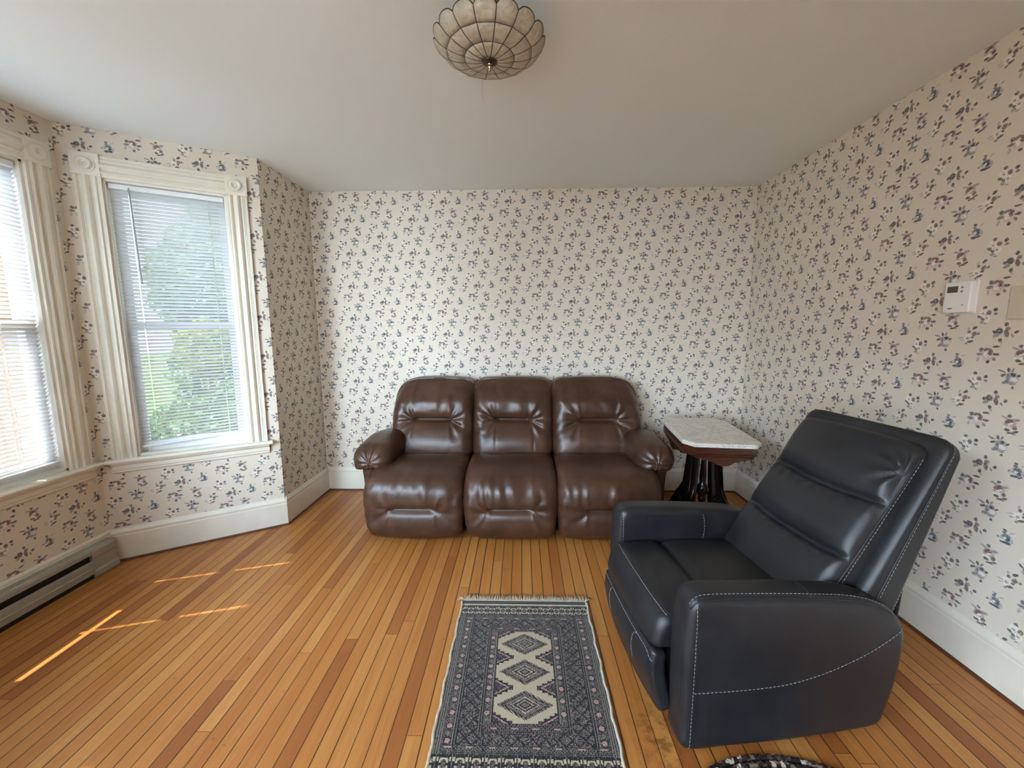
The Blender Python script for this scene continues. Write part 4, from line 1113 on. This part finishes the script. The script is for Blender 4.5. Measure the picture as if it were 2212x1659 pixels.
# ------------------------------------------------------------------ rugs
def yarn(name, rgb):
    t = NT(name); c = t.coord()
    n = t.noise(c, 420.0, 3.0, 0.6); b = t.noise(c, 700.0, 2.0)
    c4 = srgb(*rgb)
    col = t.mix(n, tuple(x * 0.6 for x in c4[:3]) + (1,), tuple(min(1, x * 1.25) for x in c4[:3]) + (1,))
    M[name] = t.done(t.principled(col, 0.95, 0.1, 0.0, t.bump(b, 0.5, 0.002), **{'Sheen Weight': 0.25}))
for nm, c in dict(yarn_black=(27, 25, 27), yarn_grey=(116, 107, 98), yarn_mauve=(116, 98, 98), yarn_pink=(176, 140, 132), yarn_cream=(182, 166, 140), yarn_ivory=(206, 196, 176)).items(): yarn(nm, c)

def area_rug():
    x0, x1, y0, y1 = -0.3135, 0.3375, 1.087, 1.887
    cx, cy = (x0 + x1) / 2, 1.487
    root = thing('area_rug', 'small dark Bokhara style rug with three cream diamonds and pale fringe', 'rug', (cx, cy, 0))
    NX, NY = 230, 300
    hw = (x1 - x0) / 2
    X = np.linspace(-hw + 0.010, hw - 0.010, NX + 1); Y = np.linspace(y0 - cy, y1 - cy, NY + 1)
    xc = (X[:-1] + X[1:]) / 2; yc = (Y[:-1] + Y[1:]) / 2
    U, V = np.meshgrid(xc, yc, indexing='xy')            # (NY,NX)
    K, G, MV, PK, CR, IV = 0, 1, 2, 3, 4, 5
    A = np.abs(U); col = np.full(U.shape, K)
    rnd = np.random.default_rng(5)
    h = rnd.random(U.shape)
    def tri(v, p): return np.abs(((v / p) % 1.0) - 0.5) * 2          # 0..1 triangle wave
    top = y1 - cy; bot = y0 - cy
    Vs = V                                                # -0.40..0.40 from the middle diamond
    B = np.abs(Vs)
    # --- ground tone of the mauve field band: a lattice of little crosses
    a1 = tri(U + Vs, 0.046); a2 = tri(U - Vs, 0.046)
    lat = (np.minimum(a1, a2) < 0.16)
    dots = (np.maximum(np.abs(tri(U, 0.0115) - 0.5), np.abs(tri(Vs, 0.0115) - 0.5)) < 0.22)
    mv = np.where(lat, K, np.where(dots & (h > 0.25), MV, np.where(h > 0.55, G, K)))
    col = mv.copy()
    dia = (np.floor((U + Vs) / 0.046) + np.floor((U - Vs) / 0.046)) % 3
    col = np.where((col == MV) & (dia == 0) & (h > 0.4), PK, col)
    # --- side bands (by |U|)
    def lines(mask, coordv, base, k=0.0058):
        return np.where(mask, np.where((np.floor((coordv - base) / k) % 2) == 0, K, G), 0)
    def flower_band(mask, along, acrossc, period, hwid):
        c = col.copy()
        ph = ((along / period) % 1.0 - 0.5) * period; ac = acrossc
        r = np.hypot(ph, ac)
        tex = np.where((tri(along + ac, 0.012) < 0.35) ^ (tri(along - ac, 0.012) < 0.35), G, K)
        tex = np.where(r < 0.0095, PK, np.where(r < 0.0135, K, tex))
        tex = np.where((np.hypot(np.abs(ph) - period / 2, ac) < 0.006), G, tex)
        return np.where(mask, tex, c)
    side = B < 0.298
    m = (A >= 0.167) & (A < 0.237); 
    m2 = (A >= 0.237) & (A < 0.252); col = np.where(m2, lines(m2, A, 0.237, 0.0038), col)
    m3 = (A >= 0.252) & (A < 0.285); col = flower_band(m3, Vs, A - 0.2685, 0.052, 0.016)
    m4 = (A >= 0.285); col = np.where(m4, lines(m4, A, 0.285, 0.0040), col)
    m5 = (A >= 0.108) & (A < 0.167) & (B < 0.256)
    m6 = m5 & (A >= 0.152); col = np.where(m6, lines(m6, A, 0.152, 0.0038), col)
    m7 = m5 & (A >= 0.130) & (A < 0.152); col = flower_band(m7, Vs, A - 0.141, 0.052, 0.014)
    m8 = m5 & (A < 0.130); col = np.where(m8, lines(m8, A, 0.128, 0.0040), col)
    # --- inner end bands
    e1 = (B >= 0.222) & (B < 0.256) & (A < 0.152)
    ph = ((U / 0.075) % 1.0 - 0.5) * 0.075
    t1 = np.where((np.abs(ph) < 0.012) & (np.abs(B - 0.240) < 0.0035), PK, np.where((tri(U + Vs, 0.014) < 0.3) ^ (tri(U - Vs, 0.014) < 0.3), MV, K))
    col = np.where(e1, t1, col)
    e2 = (B >= 0.298) & (B < 0.332) & (A < 0.285)
    t2 = np.where((np.abs(ph) < 0.012) & (np.abs(B - 0.307) < 0.0035), PK, np.where((tri(U + Vs, 0.012) < 0.3) ^ (tri(U - Vs, 0.012) < 0.3), G, K))
    col = np.where(e2, t2, col)
    # --- outer end band of hooked medallions
    e3 = (B >= 0.332) & (B < 0.392)
    pu = ((U / 0.0535 + 0.5) % 1.0 - 0.5) * 0.0535; pb = (B - 0.362) * 0.74
    rr = np.hypot(pu / 0.95, pb * 0.9)
    hook = (rr > 0.0105) & (rr < 0.0175) & (np.abs(pb) < 0.0150) & ~((np.abs(pb) < 0.003) & (np.abs(pu) < 0.02))
    hook |= (np.abs(np.abs(pu) - 0.0205) < 0.0034) & (np.abs(pb) > 0.008) & (np.abs(pb) < 0.018)
    t3 = np.where(hook, CR, np.where((np.abs(pu) < 0.006) & (np.abs(pb) < 0.010) & (h > 0.3), MV, np.where((np.abs(np.abs(pu) - 0.0268) < 0.0014), G, K)))
    col = np.where(e3, t3, col)
    e4 = (B >= 0.392); col = np.where(e4, np.where(B > 0.396, K, np.where(tri(U, 0.010) > 0.5, G, K)), col)
    # --- field with three stepped diamonds
    f = (A < 0.124) & (B < 0.222)
    nb = np.floor(Vs / 0.148 + 0.5); vv = Vs - nb * 0.148
    step = 0.0105
    av = np.floor(np.abs(vv) / step) * step
    cream_w = np.where(np.abs(vv) < 0.024, 0.2, 0.128 - (av - 0.021) * 1.95)
    inside = A < cream_w
    inside &= ~((np.abs(nb) >= 1) & (np.abs(vv) > 0.064) & (np.sign(vv) == np.sign(nb)) & (A > 0.055))
    saw = tri(U + vv, 0.0095) < 0.5
    dm = A / 0.106 + np.abs(vv) / 0.062
    t4 = np.where(inside, CR, K)
    t4 = np.where(inside & (dm < 1.0), np.where(tri(U + vv, 0.0095) < 0.66, K, CR), t4)
    t4 = np.where(inside & (dm < 0.84), np.where((h > 0.45) | (tri(A + np.abs(vv), 0.011) < 0.5), MV, K), t4)
    t4 = np.where(inside & (dm < 0.86) & (dm > 0.79), K, t4)
    t4 = np.where(inside & (dm < 0.72) & (dm > 0.66), G, t4)
    dm2 = A / 0.056 + np.abs(vv) / 0.036
    t4 = np.where(inside & (dm2 < 1.0), np.where(tri(dm2, 0.36) > 0.5, K, np.where(h > 0.5, G, CR)), t4)
    t4 = np.where(inside & (dm2 < 0.30), MV, t4)
    # arrow wedges from the sides between diamonds
    w2 = Vs - (np.floor(Vs / 0.148) + 0.5) * 0.148
    wedge = ~inside
    pinkl = np.abs(np.abs(w2) - (A - 0.066) * 0.58) < 0.0032
    t4 = np.where(wedge & pinkl & (A > 0.055), PK, t4)
    t4 = np.where(wedge & (np.abs(w2) < (A - 0.070) * 0.62) & (h > 0.45), np.where(tri(U + Vs, 0.01) < 0.5, MV, K), t4)
    t4 = np.where(wedge & ~pinkl & (np.abs(w2) > (A - 0.05) * 0.62) & (tri(A, 0.012) < 0.28), G, t4)
    t4 = np.where((A > 0.119), K, t4)
    col = np.where(f, t4, col)
    # wear: a few wrong knots
    flip = rnd.random(U.shape); col = np.where((flip < 0.05) & (col != CR), G, np.where((flip > 0.96) & (col != CR), K, col))
    # plain weave kilim strip and cream stripe at the far and near end
    ys = Y; zf = lambda x, y: 0.0075 + 0.0010 * math.sin(x * 40) * math.sin(y * 31)
    hn = rnd.normal(0, 0.0003, (NY + 1, NX + 1))
    VV = [(X[i], Y[j], 0.0078 + hn[j, i] + 0.0006 * math.sin(X[i] * 23 + 1) * math.sin(Y[j] * 17)) for j in range(NY + 1) for i in range(NX + 1)]
    FF = [(j * (NX + 1) + i, j * (NX + 1) + i + 1, (j + 1) * (NX + 1) + i + 1, (j + 1) * (NX + 1) + i) for j in range(NY) for i in range(NX)]
    mb = MB(); mb.add(VV, FF); mb.m = [int(c) for c in col.reshape(-1)]
    mats = [M[k] for k in ('yarn_black', 'yarn_grey', 'yarn_mauve', 'yarn_pink', 'yarn_cream', 'yarn_ivory')]
    mb.build('pile', mats, root, smooth=True)
    # edges, end strips
    wob = lambda y: 0.0022 * math.sin(y * 37) + 0.0012 * math.sin(y * 91)
    for sg in (-1, 1):
        MB().tube([(sg * (hw - 0.0075) + wob(y + sg), y, 0.006) for y in np.linspace(Y[0] - 0.03, Y[-1] + 0.03, 80)], 0.0062, 8).build('edge_binding', M['fringe_cotton'], root, smooth=True, label='cream overcast edge')
    for sg, yy in ((1, Y[-1]), (-1, Y[0])):
        ke = MB()
        def strip(a, b, m, z=0.006, w=hw - 0.008):
            aa, bb = sorted((yy + sg * a, yy + sg * b)); ke.box(-w, w, aa, bb, 0.0008, z, m)
        strip(0.0, 0.013, 1, 0.0068); strip(0.013, 0.017, 0); strip(0.017, 0.036, 0, 0.0062, hw - 0.012); strip(0.024, 0.027, 2, 0.0064, hw - 0.012); strip(0.036, 0.046, 1, 0.0064, hw - 0.014)
        ke.build('kilim_end', [M['yarn_black'], M['fringe_cotton'], M['yarn_grey']], root)
    g = random.Random(3)
    for sg, yy in ((1, Y[-1] + 0.044), (-1, Y[0] - 0.044)):
        fr = MB()
        n = 150
        for i in range(n):
            x = -hw + 0.012 + (2 * hw - 0.024) * (i + 0.5) / n + g.uniform(-0.001, 0.001)
            ln = g.uniform(0.036, 0.056); dx = g.uniform(-0.012, 0.014) + 0.006 * math.sin(i * 0.25); hz = g.uniform(0.002, 0.011)
            pts = [(x, yy, 0.004), (x + dx * 0.3, yy + sg * ln * 0.45, 0.003 + hz), (x + dx, yy + sg * ln, 0.0025 + hz * g.uniform(0, 0.6))]
            fr.tube(pts, [0.0015, 0.0014, 0.0008], 5)
        for e in (-1, 1):                                # loose tufts at the corners
            for i in range(9):
                a = g.uniform(0.2, 1.2)
                b0 = (e * (hw - 0.012), yy - sg * 0.004, 0.004); ln = g.uniform(0.03, 0.05)
                fr.tube([b0, (b0[0] + e * ln * 0.5 * math.cos(a), b0[1] + sg * ln * 0.55 * math.sin(a), 0.009), (b0[0] + e * ln * 0.9 * math.cos(a - 0.3), b0[1] + sg * ln * math.sin(a - 0.3), 0.003)], [0.0016, 0.0015, 0.0008], 5)
        fr.build('fringe', M['fringe_cotton'], root, smooth=True, label='cream cotton fringe')['kind'] = 'stuff'
area_rug()

def braided_rug():
    t = NT('braid_yarn'); c = t.coord()
    ob = t.vmath('MULTIPLY', c, (1.0, 1.0, 0.0))
    n = t.white(t.vmath('FLOOR', t.vmath('MULTIPLY', ob, (70.0, 70.0, 1.0))), '3D')
    col = t.ramp(n, [(0.0, srgb(40, 32, 30)), (0.45, srgb(74, 60, 54)), (0.75, srgb(112, 96, 84)), (0.9, srgb(176, 164, 148))], 'CONSTANT')
    M['braid'] = t.done(t.principled(col, 0.9, 0.15, 0.0, t.bump(t.noise(c, 500.0, 2.0), 0.6, 0.002)))
    C = (0.800, 0.742)
    mb = MB(); a0, b0 = 0.455, 0.425; k = 0
    while min(a0, b0) - k * 0.021 > 0.02:
        a, b = a0 - k * 0.021, b0 - k * 0.021
        n = max(40, int(2 * PI * (a + b) / 2 / 0.009)); per = 3.0
        for strand in range(3):
            pts = []
            for i in range(n):
                th = 2 * PI * i / n; ph = 2 * PI * (i / 5.0 + strand / 3.0)
                da = 0.0055 * math.sin(ph); dz = 0.0032 * math.sin(2 * ph)
                pts.append(((a + da) * math.cos(th), (b + da) * math.sin(th), 0.0095 + dz))
            mb.tube(pts, 0.0055, 6, closed=True)
        k += 1
    o = mb.build('braided_rug', M['braid'], smooth=True)
    o.location = (C[0], C[1], 0.0)
    tag(o, 'brown and black oval braided rug on the floor in front of the recliner', 'rug')
braided_rug()

# ------------------------------------------------------------------ outside
MB().box(-40, -2.7, -25, 40, -0.95, -0.85).build('ground', M['lawn'], kind='structure')
MB().box(-2.7, 30, 3.7, 40, -0.95, -0.85).build('ground.001', M['lawn'], kind='structure')
simple('bounce_pale', (206, 204, 198), 0.9, 0.2, var=0.06, scale=9)
MB().box(-9.0, -2.2, -14, 0.2, -0.86, -0.80).build('bounce_slab', M['bounce_pale'], kind='structure')  # unseen pale slab added to bounce sunlight up to the ceiling

def house():
    X = -6.5
    root = thing('neighbour_house', 'peach sided neighbouring house seen through the left bay window blind', 'house', (X, 0.0, -0.85))
    mb = MB(); y0, y1 = -6.0, 6.0
    pitch = 0.11
    def siding(za, zb, m, nm):
        b = MB(); z = za
        while z < zb - 0.001:
            zt = min(z + pitch, zb)
            b.add([(0.022, y0, z), (0.022, y1, z), (0.006, y1, zt), (0.006, y0, zt)], [(0, 1, 2, 3)])
            b.add([(0.022, y0, z), (0.022, y1, z), (0.0, y1, z), (0.0, y0, z)], [(3, 2, 1, 0)]); z = zt
        b.box(-3.0, 0.0, y0, y1, za, zb)
        return b.build(nm, m, root)
    siding(0.0, 3.62, M['house_peach'], 'clapboard_wall')
    MB().box(-0.10, 0.035, y1 - 0.005, y1 + 0.10, 0.0, 3.62).build('corner_board', M['house_grey'], root)
    V = [(0.35, y0 - 0.2, 3.60), (0.35, y1 + 0.3, 3.60), (-1.5, y1 + 0.3, 4.5), (-1.5, y0 - 0.2, 4.5), (-3.3, y1 + 0.3, 3.6), (-3.3, y0 - 0.2, 3.6)]
    V2 = [(a, b, c + 0.10) for a, b, c in V]
    MB().add(V + V2, [(0, 1, 2, 3), (3, 2, 4, 5), (9, 8, 7, 6), (11, 10, 8, 9), (0, 6, 7, 1), (4, 10, 11, 5), (1, 7, 8, 2), (2, 8, 10, 4), (0, 3, 9, 6), (3, 5, 11, 9)]).build('roof', M['house_roof'], root)
house()

def shrub(name, label, cat, loc, blobs, nleaf, size, mat, seed, trunk):
    root = thing(name, label, cat, loc)
    g = np.random.default_rng(seed); mb = MB()
    for (cx, cy, cz, rx, ry, rz), share in blobs:
        n = int(nleaf * share)
        for i in range(n):
            d = g.normal(size=3); d /= np.linalg.norm(d); r = g.uniform(0.45, 1.0) ** 0.5
            p = np.array([cx, cy, cz]) + d * r * np.array([rx, ry, rz])
            if p[2] < 0.03: p[2] = 0.03 + abs(p[2]) * 0.2
            u = g.normal(size=3); u /= np.linalg.norm(u); w = np.cross(u, g.normal(size=3)); w /= np.linalg.norm(w)
            nrm = np.cross(u, w); s = size * g.uniform(0.6, 1.3)
            mb.add([p - u * s, p + w * s * 0.45 - nrm * s * 0.12, p + u * s, p - w * s * 0.45 - nrm * s * 0.12], [(0, 1, 2), (0, 2, 3)])
    mb.build('foliage', mat, root)
    t = MB()
    for (p0, p1, r) in trunk: t.tube([p0, tuple((np.array(p0) + np.array(p1)) / 2 + np.array([0.04, 0.02, 0])), p1], [r, r * 0.85, r * 0.6], 8)
    t.build('trunk', M['bark'], root, smooth=True)
    return root
shrub('garden_tree', 'leafy green tree growing outside the angled bay window', 'tree', (-5.1, 7.6, -0.85),
      [((0.0, 0.0, 3.1, 1.75, 1.0, 1.4), 0.5), ((0.3, 0.3, 4.6, 1.4, 0.9, 1.1), 0.25), ((-0.1, 0.2, 1.4, 1.7, 0.8, 1.3), 0.25)], 12000, 0.105, M['leaf_green'], 3, [((0, 0, 0), (0.1, 0, 3.2), 0.12), ((0.1, 0, 2.2), (0.5, 0.2, 4.2), 0.06)])
shrub('garden_shrub', 'low rounded green shrub outside below the angled bay window', 'shrub', (-3.95, 4.75, -0.85),
      [((0, 0, 0.85, 0.62, 0.55, 0.62), 0.7), ((0.3, 0.25, 1.15, 0.42, 0.4, 0.45), 0.3)], 3600, 0.055, M['leaf_green'], 4, [((0, 0, 0), (0, 0, 0.9), 0.05)])
shrub('golden_shrub', 'sunlit yellow-green shrub glimpsed beside the tree through the blind', 'shrub', (-5.0, 6.3, -0.85),
      [((0, 0, 2.0, 0.4, 0.4, 0.45), 1.0)], 900, 0.06, M['leaf_yellow'], 5, [((0, 0, 0), (0, 0, 2.0), 0.04)])

# ------------------------------------------------------------------ light
SKY_DIM, SKY_BRIGHT = 1.3, 21.0
def world():
    w = bpy.data.worlds.new('world'); SC.world = w; w.use_nodes = True; nt = w.node_tree; nt.nodes.clear()
    out = nt.nodes.new('ShaderNodeOutputWorld'); bg = nt.nodes.new('ShaderNodeBackground')
    sky = nt.nodes.new('ShaderNodeTexSky'); sky.sky_type = 'PREETHAM'
    sky.sun_direction = Vector((-0.9560 * 0.6, -0.2933 * 0.6, 0.8)).normalized(); sky.turbidity = 4.0
    mx = nt.nodes.new('ShaderNodeMix'); mx.data_type = 'RGBA'; mx.inputs[0].default_value = 0.8
    nt.links.new(sky.outputs[0], mx.inputs[6]); mx.inputs[7].default_value = (0.645, 0.81, 1.0, 1)
    # sky strength raised left of and behind the camera, added to light the room
    tc = nt.nodes.new('ShaderNodeTexCoord'); sp = nt.nodes.new('ShaderNodeVectorMath'); sp.operation = 'DOT_PRODUCT'; nt.links.new(tc.outputs['Generated'], sp.inputs[0]); sp.inputs[1].default_value = (-0.80, -0.60, 0.0)
    mr = nt.nodes.new('ShaderNodeMapRange'); mr.interpolation_type = 'SMOOTHSTEP'
    nt.links.new(sp.outputs['Value'], mr.inputs[0]); mr.inputs[1].default_value = 0.30; mr.inputs[2].default_value = 0.70
    mr.inputs[3].default_value = SKY_DIM; mr.inputs[4].default_value = SKY_BRIGHT
    nt.links.new(mx.outputs[2], bg.inputs[0]); nt.links.new(mr.outputs[0], bg.inputs[1])
    nt.links.new(bg.outputs[0], out.inputs[0])
world()

def sun():
    l = bpy.data.lights.new('sun', 'SUN'); l.energy = 11.0; l.angle = math.radians(0.53); l.color = (1.0, 0.94, 0.84)
    o = bpy.data.objects.new('sun', l); COL.objects.link(o)
    d = Vector((0.9560 * math.cos(math.radians(58)), 0.2933 * math.cos(math.radians(58)), -math.sin(math.radians(58))))
    o.rotation_euler = d.to_track_quat('-Z', 'Y').to_euler(); o.location = (-8, -1, 9)
sun()

def portal(origin, right, hole, name):
    fr = frame2(origin, right); x0, x1, z0, z1 = hole
    l = bpy.data.lights.new(name, 'AREA'); l.shape = 'RECTANGLE'; l.size = x1 - x0 + 0.05; l.size_y = z1 - z0 + 0.05
    l.cycles.is_portal = True
    o = bpy.data.objects.new(name, l); COL.objects.link(o)
    o.location = fr((x0 + x1) / 2, WT + 0.05, (z0 + z1) / 2)
    inward = Vector(fr(0, -1, 0)) - Vector(fr(0, 0, 0))
    o.rotation_euler = inward.to_track_quat('-Z', 'Z').to_euler()
portal((BX, BY1), BAYR, bay_hole, 'sky_portal_bay'); portal((BX, L_Y0), (0, 1), left_hole, 'sky_portal_left'); portal(FL, tuple(d3), near_hole, 'sky_portal_near')
portal((XL, YR), (0, 1), side_hole, 'sky_portal_side')

for i, h in enumerate(rear_holes): portal((XR, YR), (-1, 0), h, 'sky_portal_rear')

# ------------------------------------------------------------------ view
vs = SC.view_settings; vs.view_transform = 'Standard'; vs.look = 'None'; vs.gamma = 1.0; vs.use_curve_mapping = False
vs.exposure = 1.40
SC.cycles.max_bounces = 12; SC.cycles.diffuse_bounces = 6; SC.cycles.glossy_bounces = 4; SC.cycles.transparent_max_bounces = 16
SC.cycles.sample_clamp_indirect = 8.0; SC.cycles.use_denoising = True; SC.cycles.caustics_reflective = False; SC.cycles.caustics_refractive = False
